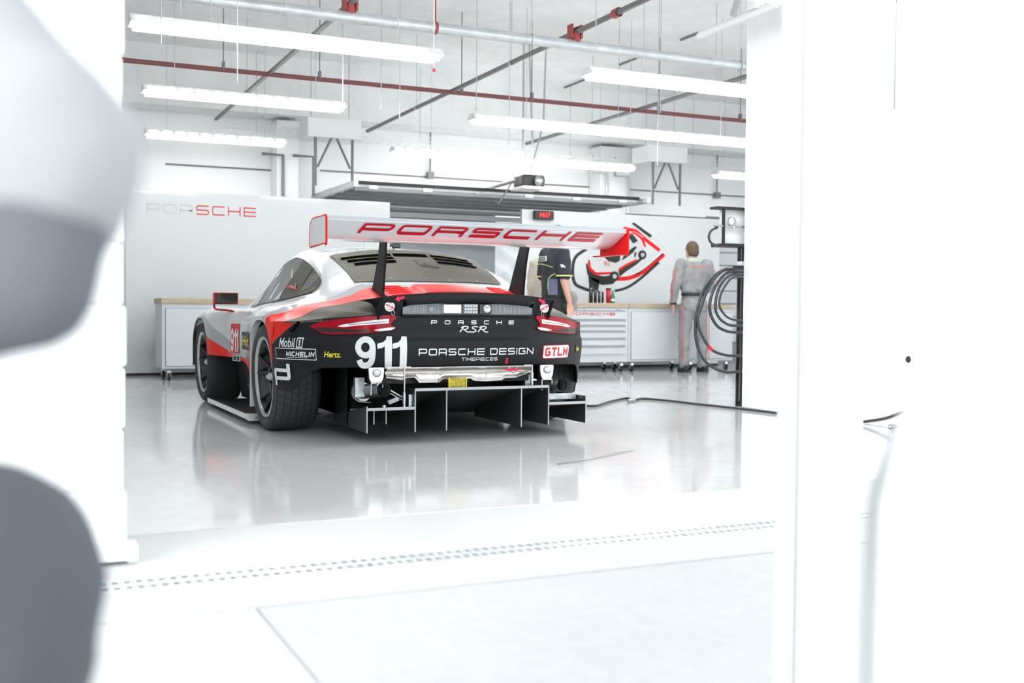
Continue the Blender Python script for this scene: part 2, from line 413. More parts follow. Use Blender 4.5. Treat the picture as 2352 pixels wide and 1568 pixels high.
def section(v):
    """half section from the centre line over the roof or deck and down the flank: list of (u, w, code)"""
    w0 = herm(R0, v)[0]
    c = []
    u2, w2 = herm(R2, v); u3, w3 = herm(R3, v); u4, w4 = herm(R4, v); u5, w5 = herm(R5, v); u6, w6 = herm(R6, v)
    if v < -.12:
        lo, hi = 0.0, S_END
        for _ in range(30):
            m_ = (lo + hi) / 2
            if bumper(m_, w_top(m_))[1] < v: lo = m_
            else: hi = m_
        w7 = w_top(lo); u7 = max(.02, bumper(lo, w7)[0])
        k = min(1.0, (u7 - .02) / max(u6, .01)) if u6 > u7 - .02 else 1.0
        u2, u3, u4, u5, u6 = [min(x, x * k if v < -.45 else x) for x in (u2, u3, u4, u5, u6)]
        w6 = max(w6 * .5 + w7 * .5, w7 + .004)
    else:
        u7, w7 = herm(R7, v)
    wb = min(side_bottom(v), w7 - .012)
    top = [(0, w0), (u2 * .28, w0 + (w2 - w0) * .06), (u2 * .55, w0 + (w2 - w0) * .27), (u2 * .8, w0 + (w2 - w0) * .6), (u2, w2), (u3, w3), (u4, w4), (u5, w5), (u6, w6), (u7, w7)]
    pts = []
    # catmull-rom resampling of the upper part
    n = len(top)
    for i in range(n - 1):
        p0 = top[max(i - 1, 0)]; p1 = top[i]; p2 = top[i + 1]; p3 = top[min(i + 2, n - 1)]
        if i == 0: p0 = (-top[1][0], top[1][1])
        m = 5 if i in (4, 5, 6, 7, 8) else 2
        lin = i in (4, 5) and v > 0.0 and v < 2.0     # sail and side glass are ruled
        for j in range(m):
            t = j / m
            if lin:
                pts.append((p1[0] + (p2[0] - p1[0]) * t, p1[1] + (p2[1] - p1[1]) * t)); continue
            t2, t3 = t * t, t * t * t
            f = lambda a, b, c_, d: .5 * (2*b + (c_ - a) * t + (2*a - 5*b + 4*c_ - d) * t2 + (3*b - a - 3*c_ + d) * t3)
            pts.append((f(p0[0], p1[0], p2[0], p3[0]), f(p0[1], p1[1], p2[1], p3[1])))
    pts.append(top[-1])
    # flank
    m = 12
    door = max(0.0, 1 - abs(v - 1.2) / .7)
    for j in range(1, m + 1):
        w = w7 + (wb - w7) * j / m
        d = (w7 - w)
        u = u7 + .012 * math.sin(min(1, d / .12) * math.pi / 2) - .02 * door * max(0, d - .1)
        if v > VF + .35: u -= 0.0
        pts.append((u, w))
    return pts
N_TOP = 2 * 4 + 5 * 5 + 1
def top_w(u, v):
    p = section(v); a = abs(u)
    for i in range(len(p) - 1):
        if p[i][0] <= a <= p[i + 1][0]:
            t = (a - p[i][0]) / max(1e-9, p[i + 1][0] - p[i][0]); return p[i][1] + t * (p[i + 1][1] - p[i][1])
    return p[-1][1]
def side_u(v, w):
    """half width of the glasshouse or flank at height w"""
    p = section(v)
    for i in range(6, len(p) - 1):
        a, b = p[i], p[i + 1]
        if b[1] <= w <= a[1] and a[1] - b[1] > 1e-6:
            t = (a[1] - w) / (a[1] - b[1]); return a[0] + t * (b[0] - a[0])
    return p[-1][0]
def stations():
    st = []
    v = -.87
    while v < 3.3:
        st.append(round(v, 4)); v += .03
    for c in (VR - .32, VR + .35, VF - .35, VF + .37):
        st += [c - .004, c + .004, c - .015 , c + .015]
    return sorted(set(st))
def lerp_poly(P, x):
    if x <= P[0][0]: return P[0][1]
    for a, b in zip(P, P[1:]):
        if x <= b[0]: return a[1] + (b[1] - a[1]) * (x - a[0]) / (b[0] - a[0])
    return P[-1][1]
# ---------------------------------------------------------------- the room
def struct(name, mb, m, **k): return tag(mb.build(name, m, **k), kind='structure')
def plane_mat(name, base, rough, spec_rough=None, sc=(3, .35), stretch=(1, 1, 1), bumpd=.0015, streak=None):
    m = mat(name, base, rough)
    nt = m.node_tree; b = nt.nodes['Principled BSDF']
    tc = nt.nodes.new('ShaderNodeTexCoord'); mp = nt.nodes.new('ShaderNodeMapping'); mp.inputs['Scale'].default_value = stretch
    n = nt.nodes.new('ShaderNodeTexNoise'); n.inputs['Scale'].default_value = sc[0]; n.inputs['Detail'].default_value = 8
    n2 = nt.nodes.new('ShaderNodeTexNoise'); n2.inputs['Scale'].default_value = sc[0] * 9; n2.inputs['Detail'].default_value = 6
    nt.links.new(tc.outputs['Object'], mp.inputs[0]); nt.links.new(mp.outputs[0], n.inputs['Vector']); nt.links.new(mp.outputs[0], n2.inputs['Vector'])
    r = nt.nodes.new('ShaderNodeValToRGB'); r.color_ramp.elements[0].position = .32; r.color_ramp.elements[1].position = .68
    r.color_ramp.elements[0].color = (*[c * (1 - sc[1]) for c in base], 1); r.color_ramp.elements[1].color = (*base, 1)
    mx = nt.nodes.new('ShaderNodeMath'); mx.operation = 'MULTIPLY_ADD'; mx.inputs[1].default_value = .5
    nt.links.new(n2.outputs['Fac'], mx.inputs[0])
    m2 = nt.nodes.new('ShaderNodeMath'); m2.operation = 'MULTIPLY'; m2.inputs[1].default_value = .5
    nt.links.new(n.outputs['Fac'], m2.inputs[0]); nt.links.new(m2.outputs[0], mx.inputs[2])
    nt.links.new(mx.outputs[0], r.inputs[0]); nt.links.new(r.outputs[0], b.inputs['Base Color'])
    bp = nt.nodes.new('ShaderNodeBump'); bp.inputs['Strength'].default_value = .25; bp.inputs['Distance'].default_value = bumpd
    nt.links.new(mx.outputs[0], bp.inputs['Height']); nt.links.new(bp.outputs[0], b.inputs['Normal'])
    mr = nt.nodes.new('ShaderNodeMapRange'); mr.inputs['To Min'].default_value = rough * .6; mr.inputs['To Max'].default_value = rough * 1.5
    nt.links.new(n.outputs['Fac'], mr.inputs[0]); nt.links.new(mr.outputs[0], b.inputs['Roughness'])
    return m
M['floor_in'] = plane_mat('polished_concrete', (.80, .81, .815), .10, sc=(1.6, .13), stretch=(1, .7, 1))
M['floor_in'].node_tree.nodes['Principled BSDF'].inputs['Coat Weight'].default_value = .25
M['floor_in'].node_tree.nodes['Principled BSDF'].inputs['Coat Roughness'].default_value = .08
M['sill'] = plane_mat('sealed_concrete', (.55, .558, .562), .5, sc=(3, .08))
M['apron'] = plane_mat('apron_concrete', (.52, .53, .537), .8, sc=(2.2, .12), bumpd=.004)
M['apron_pale'] = plane_mat('apron_concrete_pale', (.55, .558, .562), .8, sc=(2.2, .08), bumpd=.004)
Y_TH, Y_G0, Y_G1, Y_ST = 4.20, 3.375, 3.535, 3.055
CEIL = 4.36
struct('floor', MB().box((-4, Y_TH, -.2), (16, 22, 0)), 'floor_in')
struct('floor_threshold', MB().box((-4, Y_G1, -.2), (16, Y_TH - .006, -.002)), 'sill')
struct('floor_strip', MB().box((-4, Y_ST + .006, -.2), (16, Y_G0, -.002)), 'apron_pale')
struct('floor_apron', MB().box((.644, -3, -.2), (16, Y_ST - .006, -.004)), 'apron')
struct('floor_apron_slab', MB().box((-8, -3, -.2), (.638, Y_ST - .006, -.002)), 'apron_pale')
struct('floor_bed', MB().box((-8, -3, -.3), (16, 22, -.2)), 'black')
# drainage grate: a slab with two rows of square holes over a dark channel
g = thing('drain_grate', 'long grey slotted drainage grate set in the pale floor strip outside the garage', 'grate', (0, 0, 0))
mb = MB(); xs = [-1.0]; pitch = .034
rows_y = [Y_G0, Y_G0 + .028, Y_G0 + .062, Y_G0 + .098, Y_G0 + .132, Y_G1]
n = int(5.2 / pitch)
for i in range(n):
    x0 = -1.0 + i * pitch; xa, xb = x0 + .007, x0 + .027
    for k in range(5):
        y0, y1 = rows_y[k], rows_y[k + 1]
        if k in (1, 3):
            sh = .012 if k == 3 else 0
            mb.box((x0, y0, -.014), (xa, y1, -.002))
            mb.box((xb, y0, -.014), (x0 + pitch, y1, -.002))
        else:
            mb.box((x0, y0, -.014), (x0 + pitch, y1, -.002))
mb.build('grille', 'galv', g)
MB().box((-1, Y_G0, -.12), (4.2, Y_G1, -.1)).build('channel', 'black', g)

struct('ceiling', MB().box((-4, 3.3, CEIL), (16, 17, CEIL + .2)), 'deck_paint')
# back wall with an opening behind the gap of the partitions
OX0, OX1, OZ = 4.9, 8.4, 2.62
mb = MB().box((-4, 16.0, 0), (OX0, 16.25, CEIL)).box((OX1, 16.0, 0), (16, 16.25, CEIL)).box((OX0, 16.0, OZ), (OX1, 16.25, CEIL))
struct('wall_back', mb, 'wall_white')
struct('wall_left', MB().box((-4.2, 3.8, 0), (-4, 16.2, CEIL)), 'wall_white')
struct('wall_right_far', MB().box((15.8, 3.8, 0), (16, 16.2, CEIL)), 'wall_white')
mb = MB()
a = at(1712, 30, X=5.83)
mb.box((5.83, 2.3, 0), (6.05, 7.76, 3.42))
struct('wall_right', mb, 'block_paint', bevel=.01)
# spray-coated concrete beam and pilasters on the back wall
struct('trim_1', MB().box((-4, 15.45, 3.55), (16, 15.98, CEIL)), 'deck_paint')
for i, (xa, xb) in enumerate(((632, 682), (1372, 1440))):
    p, q = at(xa, 400, Y=15.7), at(xb, 400, Y=15.7)
    struct('trim_%d' % (i + 2), MB().box((p.x, 15.6, 0), (q.x, 15.99, 3.5)), 'wall_white', bevel=.01)
# block pier left of the opening, courses of painted block
bp_ = MB(); h = .203
for k in range(16):
    off = (.006, -.004, .002)[k % 3]
    bp_.box((-.02 if k % 2 else -.02, 3.785, k * h + .03), (.366 + off, 4.2, (k + 1) * h + .026))
bp_.box((-.01, 3.795, 0), (.355, 4.19, 3.3))
o = struct('wall_left_pier', bp_, 'block_paint', bevel=.012)
b = MB().box((-.1, 3.72, .012), (.40, 3.80, .06)).cyl((.385, 3.76, .0), (.385, 3.76, .05), .018)
tag(b.build('door_rail_shoe', 'block_paint', bevel=.004), 'white steel shoe plate at the foot of the block pier', 'bracket')
struct('wall_left_front', MB().box((-4, 3.81, 0), (-.075, 4.1, 3.3)).box((-.062, 3.80, 0), (-.02, 4.1, 3.3)), 'wall_white')
# free standing white partitions
PY, PH = 13.77, 2.225
pa = at(288, 600, Y=PY).x; pb = at(895, 600, Y=PY).x; pc = at(1198, 600, Y=PY).x; pd = at(1652, 600, Y=PY).x
pl_ = thing('partition_panel', 'long glossy white partition wall behind the left workbench with a fading wide-letter name', 'partition', (0, 0, 0), group='white partition walls')
MB().box((pa, PY, .03), (pb, PY + .06, PH)).build('panel', 'partition', pl_, bevel=.004)
MB().box((pa, PY + .004, 0), (pb, PY + .05, .03)).build('base_rail', 'black', pl_)
MB().box((pa - .1, PY + .02, .03), (pa - .01, PY + .5, PH - .02)).build('end_panel', 'shutter_light', pl_)
pr_ = thing('partition_panel', 'glossy white partition wall behind the right workbench carrying the swirl graphic', 'partition', (0, 0, 0), group='white partition walls')
MB().box((pc, PY, .03), (pd, PY + .06, PH)).build('panel', 'partition', pr_, bevel=.004)
MB().box((pc, PY + .004, 0), (pd, PY + .05, .03)).build('base_rail', 'black', pr_)
MB().box((at(1440, 500, Y=PY).x, PY - .005, PH), (pd, PY + .065, PH + .012)).build('top_trim', 'black', pr_)
q, W = wide_text('PORSCHE', t=.13, w=1.75, gap=.45, r=.2)
A_, B_ = at(337, 489, Y=PY), at(588, 466, Y=PY)
nm = MB(); fade = MB()
for p in q:
    fd_ = sum(x for x, y in p) / 4 < W * .44
    pts = [(A_.x + (B_.x - A_.x) * x / W, PY - (.003 if fd_ else .006), 1.955 + .115 * y) for x, y in p]
    (fade if fd_ else nm).add(pts, [(0, 1, 2, 3)])
nm.build('lettering', 'decal_red', pl_)
mk('decal_faint', (.50, .515, .53), .3)
tag(fade.build('lettering', 'decal_faint', pl_), 'washed-out pale letters')
# doorway strip and shelving-like slats right of the right partition
sh = thing('slatted_shutter', 'pale grey horizontal slat shutter beyond the hose stand', 'shutter')
mb = MB(); x0 = pd + .02; x1 = x0 + 1.6
for k in range(9): mb.box((x0, PY + .35, .35 + k * .2), (x1, PY + .37, .35 + k * .2 + .185))
mb.build('slats', 'cabinet', sh); MB().box((x0, PY + .38, 0), (x1, PY + .4, 2.3)).build('backing', 'cabinet_dark', sh)

# swirl graphic with a racing car on the right partition: flat vinyl on the wall, plain generic drawing
def wallp(x, y, d=.003): p = at(x, y, Y=PY); return (p.x, PY - d, p.z)
def vinyl(name, polys, m, parent, d=.003):
    mb = MB()
    for p in polys: mb.add([wallp(x, y, d) for x, y in p], [tuple(range(len(p)))])
    return mb.build(name, m, parent)
def band(pts, ws):
    out = []; L = []; R = []
    for i, p in enumerate(pts):
        a = pts[max(0, i - 1)]; b = pts[min(len(pts) - 1, i + 1)]; d = (b[0] - a[0], b[1] - a[1]); l = math.hypot(*d); n = (-d[1] / l, d[0] / l); w = ws[i] / 2 if isinstance(ws, list) else ws / 2
        L.append((p[0] + n[0] * w, p[1] + n[1] * w)); R.append((p[0] - n[0] * w, p[1] - n[1] * w))
    return [[L[i], L[i + 1], R[i + 1], R[i]] for i in range(len(pts) - 1)]
def smooth(pts, k=6):
    out = []; n = len(pts)
    for i in range(n - 1):
        p0, p1, p2, p3 = pts[max(i - 1, 0)], pts[i], pts[i + 1], pts[min(i + 2, n - 1)]
        for j in range(k):
            t = j / k
            out.append(tuple(.5 * (2*b + (c - a) * t + (2*a - 5*b + 4*c - d) * t*t + (3*b - a - 3*c + d) * t**3) for a, b, c, d in zip(p0, p1, p2, p3)))
    return out + [pts[-1]]
wg = thing('wall_graphic', 'red, black and grey swirl graphic with a tilted racing car drawn on the right partition', 'wall graphic')
vinyl('swirl', band(smooth([(1348, 571), (1322, 590), (1315, 620), (1320, 650), (1340, 662), (1360, 668)]), 7), 'decal_black', wg)
tag(wg.children[-1], 'black swirl line')
o = vinyl('swirl', band(smooth([(1412, 668), (1440, 660), (1470, 640), (1513, 602)]), 6), 'decal_black', wg); tag(o, 'black swirl line')
o = vinyl('swirl', band(smooth([(1410, 640), (1445, 638), (1480, 622), (1525, 584)]), 9), 'red_paint', wg); tag(o, 'red swirl line')
o = vinyl('swirl', band([(1432, 524), (1460, 530), (1490, 556), (1515, 575)], 8), 'red_paint', wg); tag(o, 'red swirl line')
mk('vinyl_grey', (.50, .52, .53), .5); mk('vinyl_pale', (.66, .69, .70), .5)
o = vinyl('swirl', band([(1478, 524), (1510, 545), (1534, 570), (1510, 590), (1465, 626), (1430, 632)], 7), 'vinyl_pale', wg); tag(o, 'grey swirl line')
mk('vinyl_car', (.60, .62, .64), .4)
def zz(P): return [[(1150 + x / 2.24, 420 + y / 2.24) for x, y in p] for p in P]
vinyl('car_body', zz([[(445,415),(458,385),(475,362),(520,345),(600,310),(650,262),(690,250),(730,275),(750,320),(745,350),(700,395),(640,420),(605,440),(600,470),(500,465),(455,440)]]), 'vinyl_car', wg, .004)
vinyl('car_skirt', zz([[(437,420),(445,410),(455,445),(482,470),(530,480),(600,468),(607,490),(575,520),(520,525),(470,500),(445,470)], [(605,455),(640,430),(700,400),(745,355),(748,372),(700,418),(640,458),(610,482)], [(450,480),(508,500),(500,560),(455,560)]]), 'decal_black', wg, .005)
vinyl('car_stripe', zz([[(448,395),(458,398),(463,435),(490,460),(600,456),(600,468),(485,472),(453,445)], [(605,440),(645,415),(700,390),(700,400),(645,427),(607,454)], [(655,262),(690,252),(735,285),(748,330),(738,330),(722,292),(688,262),(660,270)]]), 'red_paint', wg, .006)
vinyl('car_glass', zz([[(530,380),(545,365),(615,365),(612,400),(590,412),(552,402)], [(620,400),(636,362),(690,325),(700,330),(680,358),(640,388)], [(650,272),(680,266),(706,298),(680,312)], [(686,360),(698,352),(694,378),(686,384)]]), 'decal_black', wg, .006)
vinyl('car_wing', zz([[(672,208),(685,203),(778,270),(768,283)]]), 'decal_black', wg, .006)
vinyl('bonnet_lines', zz(band([(480, 388), (505, 408)], 2) + band([(488, 380), (513, 400)], 2) + band([(496, 372), (520, 391)], 2)), 'vinyl_grey', wg, .006)
for cx_, cy_, r_ in ((583, 480, 24), (727, 370, 22)):
    vinyl('car_wheel', zz([[(cx_ + r_ * math.cos(t * .5236), cy_ + r_ * 1.1 * math.sin(t * .5236)) for t in range(12)]]), 'black', wg, .007)
    vinyl('wheel_disc', zz([[(cx_ + 2 + r_ * .45 * math.cos(t * .5236), cy_ + r_ * .5 * math.sin(t * .5236)) for t in range(12)]]), 'vinyl_grey', wg, .0085)
fp, fw = font_polys('911', .02)
decal('number', fp, fw, (at(1387, 604, Y=PY).x, at(1399, 604, Y=PY).x, at(1387, 611, Y=PY).z, at(1387, 599, Y=PY).z), lambda x, y: (x, PY - .008, y), 'decal_red', wg)

# overhead sectional door lying open under the ceiling, its tracks, outside light behind
od = thing('overhead_door', 'open sectional overhead door lying flat above the rear partitions', 'overhead door')
dA, dB = at(815, 432, Y=13.95), at(1462, 466, Y=13.95)
zd = 2.43; mb = MB(); rb = MB()
for k in range(4):
    y0 = 13.95 + k * .48
    mb.box((dA.x, y0, zd), (dB.x, y0 + .46, zd + .045))
    rb.box((dA.x, y0, zd - .05), (dB.x, y0 + .05, zd)); rb.box((dA.x, y0 + .41, zd - .05), (dB.x, y0 + .46, zd))
    for j in range(5):
        x = dA.x + .3 + j * (dB.x - dA.x - .6) / 4; rb.box((x, y0 + .05, zd - .03), (x + .05, y0 + .41, zd))
mb.build('panels', 'shutter_light', od); rb.build('stiffeners', 'shutter', od)
MB().box((dA.x - .02, 13.9, zd + .03), (dB.x + .02, 13.95, zd + .07)).build('top_seal', 'black', od)
for sx in (dA.x - .06, dB.x + .06):
    MB().box((sx - .03, 13.7, zd - .03), (sx + .03, 15.85, zd + .05)).build('track', 'galv', od)
for k in range(6):
    x = dA.x + .25 + k * (dB.x - dA.x - .5) / 5
    MB().box((x - .06, 13.93, zd - .02), (x + .06, 13.97, zd + .02)).build('hinge', 'steel', od)
# shutter curtain hanging short in the rear opening
rs = thing('roller_shutter', 'grey slatted shutter curtain part lowered in the rear opening', 'shutter')
mb = MB()
for k in range(5): mb.box((OX0 + .01, 16.08, OZ - .10 - k * .095), (OX1 - .01, 16.13, OZ - .02 - k * .095), 1 if k % 2 else 0)
mb.build('slats', ['shutter', 'shutter_light'], rs)
# outside behind the opening: a pale van-like cover under a white tarpaulin and beige return wall
struct('wall_back_return', MB().box((OX0 - .02, 16.3, 0), (at(1098, 600, Y=17).x, 17, 3)), 'cabinet')
tp = MB(); rows = []
for i in range(52):
    r = []
    for j_ in range(46):
        j = j_ / 3; i_ = i / 2; x = 7.0 + 3.2 * i / 51; z = 2.5 * (1 - j / 15); y = 18.2 + .16 * abs(math.sin(i * .22 + j * .75)) + .12 * abs(math.sin(j * 1.3 - i * .35))
        r.append((x, y, z))
    rows.append(r)
tp.grid(rows)
tag(tp.build('tarpaulin', 'tarp_white'), 'white wrinkled tarpaulin hanging outside the rear opening', 'tarpaulin')

# ---------------------------------------------------------------- overhead services
def rod(name, x, y, z0, z1, r=.006, m='galv', parent=None):
    return MB().cyl((x, y, z0), (x, y, z1), r, n=6).build(name, m, parent)
zb = 3.3; yb = at(1095, 76, Z=zb).y
pt = thing('main_pipe', 'thick pale galvanised sprinkler pipe running right across the ceiling', 'pipe')
MB().cyl((.6, yb, zb), (15.5, yb, zb), .048, n=20).build('pipe', 'galv', pt)
for xx in (655, 1000, 1221, 1700):
    p = at(xx, 76 + (xx - 1095) * .1236, Y=yb)
    MB().lathe([(-.012, .055), (.012, .055)], 16, axis='x', c=(p.x, yb, zb)).tube([(p.x, yb, zb + .05), (p.x, yb, CEIL)], .006, 6).build('hanger', 'galv' if xx != 1000 else 'red_fitting', pt)
zr = 3.4; yr = at(1050, 213, Z=zr).y
pt = thing('branch_pipe', 'thin dark red pipe running across below the ceiling behind the thick one', 'pipe')
MB().cyl((1.0, yr, zr), (15.5, yr, zr), .026, n=14).build('pipe', 'red_pipe', pt)
for xx in (513, 734, 1060, 1221, 1513, 1700):
    p = at(xx, 213 + (xx - 1050) * .1022, Y=yr)
    MB().box((p.x - .012, yr - .03, zr), (p.x + .012, yr + .03, zr + .09)).tube([(p.x, yr, zr + .05), (p.x, yr, CEIL)], .006, 6).build('hanger', 'dark_pipe', pt)
for i, (xa, ya, dsc) in enumerate(((640, 145, 'leftmost of the three dark pipes running away to the back wall'), (1155, 156.7, 'middle one of the three dark pipes running away to the back wall'), (1500, 243, 'rightmost of the three dark pipes running away to the back wall'))):
    X = (2.70, 4.87, 7.46)[i]; z = 3.42
    t = thing('sprinkler_pipe', dsc, 'pipe', group='pipes running to the back')
    MB().cyl((X, 6.2, z), (X, 15.5, z), .026, n=12).build('pipe', 'dark_pipe', t)
    for yy in (10.5, 13.4): MB().tube([(X, yy, z + .02), (X, yy, CEIL)], .005, 6).lathe([(-.02, .034), (.02, .034)], 12, axis='y', c=(X, yy, z)).build('hanger', 'galv', t)
    mb = MB().lathe([(-.06, .045), (.06, .045)], 14, axis='y', c=(X, yb + .02, z)).cyl((X, yb, zb), (X, yb, z), .042).box((X - .06, yb - .03, z - .06), (X - .04, yb + .06, z + .07)).box((X + .04, yb - .03, z - .06), (X + .06, yb + .06, z + .07))
    tag(mb.build('coupling', 'red_fitting', t), 'red clamp coupling')
    if i == 1: MB().lathe([(-.04, .042), (.04, .042)], 14, axis='y', c=(X, yb - .75, z)).build('coupling', 'red_fitting', t)
# strip lights
def strip_light(x0, x1, y, z, label):
    t = thing('strip_light', label, 'ceiling light', (0, 0, 0), group='hanging fluorescent strip lights')
    hs = MB(); hs.prism([(-.12, .0), (.12, .0), (.05, .07), (-.05, .07)], lambda a, b, k: (x0 + k, y + a, z + b), x1 - x0)
    hs.build('housing', 'lamp_body', t)
    sl = MB(); n = int((x1 - x0) / .16)
    for k in range(n): sl.obox((x0 + .1 + k * .16, y - .092, z + .036), (.10, .004, .014), (math.radians(-45), 0, 0))
    sl.build('slots', 'tube_glow', t)
    tb = MB()
    for dy in (-.06, .06): tb.cyl((x0 + .03, y + dy, z - .02), (x1 - .03, y + dy, z - .02), .018, n=8)
    tb.build('tube', 'tube_glow', t)
    for k in range(2):
        xx = x0 + (x1 - x0) * (.15 + .7 * k)
        MB().tube([(xx, y, z + .07), (xx, y, CEIL)], .004, 5).build('hanger', 'galv', t)
    return t
zl = 3.0
YA, YB_, YC = at(1010, 134, Z=zl).y, at(790, 250, Z=zl).y, at(655, 331, Z=zl).y
strip_light(.9, at(1010, 134, Z=zl).x, YA, zl, 'long bright strip light nearest the viewer on the left, under the thick pipe')
strip_light(1.3, at(790, 250, Z=zl).x, YB_, zl, 'second strip light on the left, below the thin red pipe')
strip_light(at(335, 305, Z=zl).x, at(655, 331, Z=zl).x, YC, zl, 'short strip light farthest back on the left')
strip_light(.9, 3.4, 6.1, zl, 'added fill strip light over the garage opening, left, unseen above the edge of the view')  # added lamp out of view, brightens the floor and car near the opening
strip_light(4.6, 7.1, 6.1, zl, 'added fill strip light over the garage opening, right, unseen above the edge of the view')  # second added lamp, unseen, lifts the light on the right side
strip_light(at(1345, 172, Z=zl).x, 9.0, YA, zl, 'bright strip light at the upper right that ends against the white wall')
strip_light(at(1080, 276, Z=zl).x, 9.6, YB_, zl, 'long strip light on the right, above the door opener')
strip_light(at(890, 352, Z=zl).x, at(1450, 389, Z=zl).x, YC, zl, 'long strip light farthest back, over the open door')
strip_light(at(1632, 403, Z=zl).x, 11.6, YC, zl, 'small piece of strip light beside the hose stand, top right')
# wire cable tray
ct = thing('cable_tray', 'pale wire mesh cable tray hanging near the back wall', 'cable tray')
mb = MB(); yt, zt = 15.1, 3.22; xt0, xt1 = 2.6, 11.5
for dy, dz in ((0, 0), (.3, 0), (0, .1), (.3, .1), (.1, 0), (.2, 0)): mb.cyl((xt0, yt + dy, zt + dz), (xt1, yt + dy, zt + dz), .006, n=5, caps=False)
k = 0
while xt0 + k * .14 < xt1:
    x = xt0 + k * .14; k += 1
    mb.tube([(x, yt, zt + .1), (x, yt, zt), (x, yt + .3, zt), (x, yt + .3, zt + .1)], .005, 4, caps=False)
mb.build('wires', 'lamp_body', ct)
for x in (3.2, 5.6, 8.1, 10.4): MB().tube([(x, yt + .15, zt), (x, yt + .15, CEIL)], .006, 5).build('hanger', 'galv', ct)
# air boxes with V brackets that carry the door track
for i, (x0p, x1p, yp0, yp1, lab) in enumerate(((708, 830, 270, 312, 'white box unit with steel bracket legs over the left end of the open door'), (1490, 1580, 332, 370, 'white box unit with steel bracket legs over the right end of the open door'))):
    t = thing('air_box', lab, 'air handling unit', group='box units over the rear door')
    a, b = at(x0p, yp1, Y=14.5), at(x1p, yp0, Y=14.5)
    MB().box((a.x, 14.5, a.z), (b.x, 15.0, a.z + .26)).build('box', 'lamp_body', t, bevel=.01)
    MB().tube([(a.x + .1, 14.75, a.z + .25), (a.x + .1, 14.75, CEIL)], .008, 6).tube([(b.x - .1, 14.75, a.z + .25), (b.x - .1, 14.75, CEIL)], .008, 6).build('hanger', 'galv', t)
    w = b.x - a.x
    for s_, xx in ((1, a.x + w * .15), (-1, b.x - w * .15)):
        MB().tube([(xx, 14.55, a.z), (xx, 14.55, zd + .05)], .02, 6).build('leg', 'dark_pipe', t)
        MB().tube([(xx + s_ * .22, 14.55, a.z), (xx + s_ * .03, 14.55, zd + .3)], .016, 6).build('brace', 'dark_pipe', t)
# thin drop rods and conduits
cd = thing('wall_conduit', 'thin grey conduit run with drops on the left half of the back wall', 'conduit', group='conduits on the back wall')
c0, c1 = at(380, 376, Y=15.97), at(628, 388, Y=15.97)
MB().cyl((c0.x, 15.97, c0.z), (c1.x, 15.97, c0.z), .012, n=6).build('pipe', 'dark_pipe', cd)
for xa, ya, yb_ in ((650, 356, 450), (720, 360, 450)):
    p, q = at(xa, ya, Y=15.57), at(xa, yb_, Y=15.57)
    MB().tube([(p.x - .3, 15.57, p.z), (p.x, 15.57, p.z), (p.x, 15.57, q.z)], .022, 8).build('pipe', 'dark_pipe', cd)
cd = thing('wall_conduit', 'thin grey conduit run with box on the right half of the back wall', 'conduit', group='conduits on the back wall')
c0, c1 = at(735, 391, Y=15.97), at(1712, 455, Y=15.97)
MB().cyl((c0.x, 15.97, c0.z), (c1.x, 15.97, c0.z), .012, n=6).build('pipe', 'dark_pipe', cd)
for xa, ya, yb_ in ((990, 318, 402), (1650, 345, 448)):
    p, q = at(xa, ya, Y=15.9), at(xa, yb_, Y=15.9)
    MB().tube([(p.x, 15.93, p.z + .3), (p.x, 15.93, q.z)], .012, 6).box((p.x - .05, 15.88, q.z - .05), (p.x + .05, 15.96, q.z + .05)).build('drop_pipe', 'dark_pipe', cd)
for xa, ya in ((1395, 398), (1445, 405)):
    p = at(xa, ya, Y=15.55); MB().tube([(p.x, 15.57, p.z - .6), (p.x, 15.57, p.z), (p.x - .25, 15.57, p.z), (p.x - .25, 15.57, p.z + .3)], .022, 8).build('pipe', 'galv', cd)
dr_things = []
for k, (xx, yy0, yy1, yw) in enumerate(((545, 0, 190, 8.0), (787, 35, 245, 9.5), (875, 90, 250, 10.5), (918, 20, 270, 10.5), (1094, 95, 255, 11.3), (1169, 100, 330, 11.0), (1368, 0, 120, 8.3), (1510, 30, 380, 10.5), (1516, 52, 260, 10.6), (1448, 130, 300, 11.5), (1420, 128, 270, 11.6), (1655, 150, 330, 11.0), (370, 0, 100, 8.4), (485, 0, 45, 8.6))):
    p, q = at(xx, yy1, Y=yw), at(xx, yy0, Y=yw)
    o = MB().cyl((p.x, yw, p.z), (p.x, yw, CEIL), .0045, n=5).build('hanger_rod', 'galv')
    tag(o, 'thin grey threaded rod hanging from the ceiling between the pipes', 'rod', 'loose hanger rods'); dr_things.append(o)
for (xa, ya, xb, yb2) in ((1563, 94, 1605, 78), (1422, 151, 1464, 134), (1291, 205, 1352, 181), (1112, 241, 1160, 220)):
    a = at(xa, ya, Z=CEIL - .03); b = at(xb, yb2, Z=CEIL - .03)
    tag(MB().cyl((a.x, a.y, CEIL - .02), (a.x, b.y, CEIL - .02), .014, n=6).build('ceiling_bar', 'dark_pipe'), 'short dark bar fixed under the white ceiling', 'bar', 'short ceiling bars')
# front door track at the upper right
a = at(1605, 82, X=5.5); b = at(1785, 8, X=5.5)
dt = thing('door_track', 'white angled track rail with perforated bracket at the top right', 'rail')
MB().tube([(5.5, a.y, a.z), (5.5, b.y, b.z)], .035, 4).build('rail', 'lamp_body', dt)
c = at(1690, 30, X=5.5); MB().obox((c.x, c.y, c.z + .04), (.02, .09, .14), (.5, 0, 0)).build('bracket', 'galv', dt)
MB().obox((5.5, (a.y * .25 + b.y * .75), (a.z * .25 + b.z * .75) + .12), (.1, .1, .2), (0, 0, 0)).build('hanger', 'lamp_body', dt)
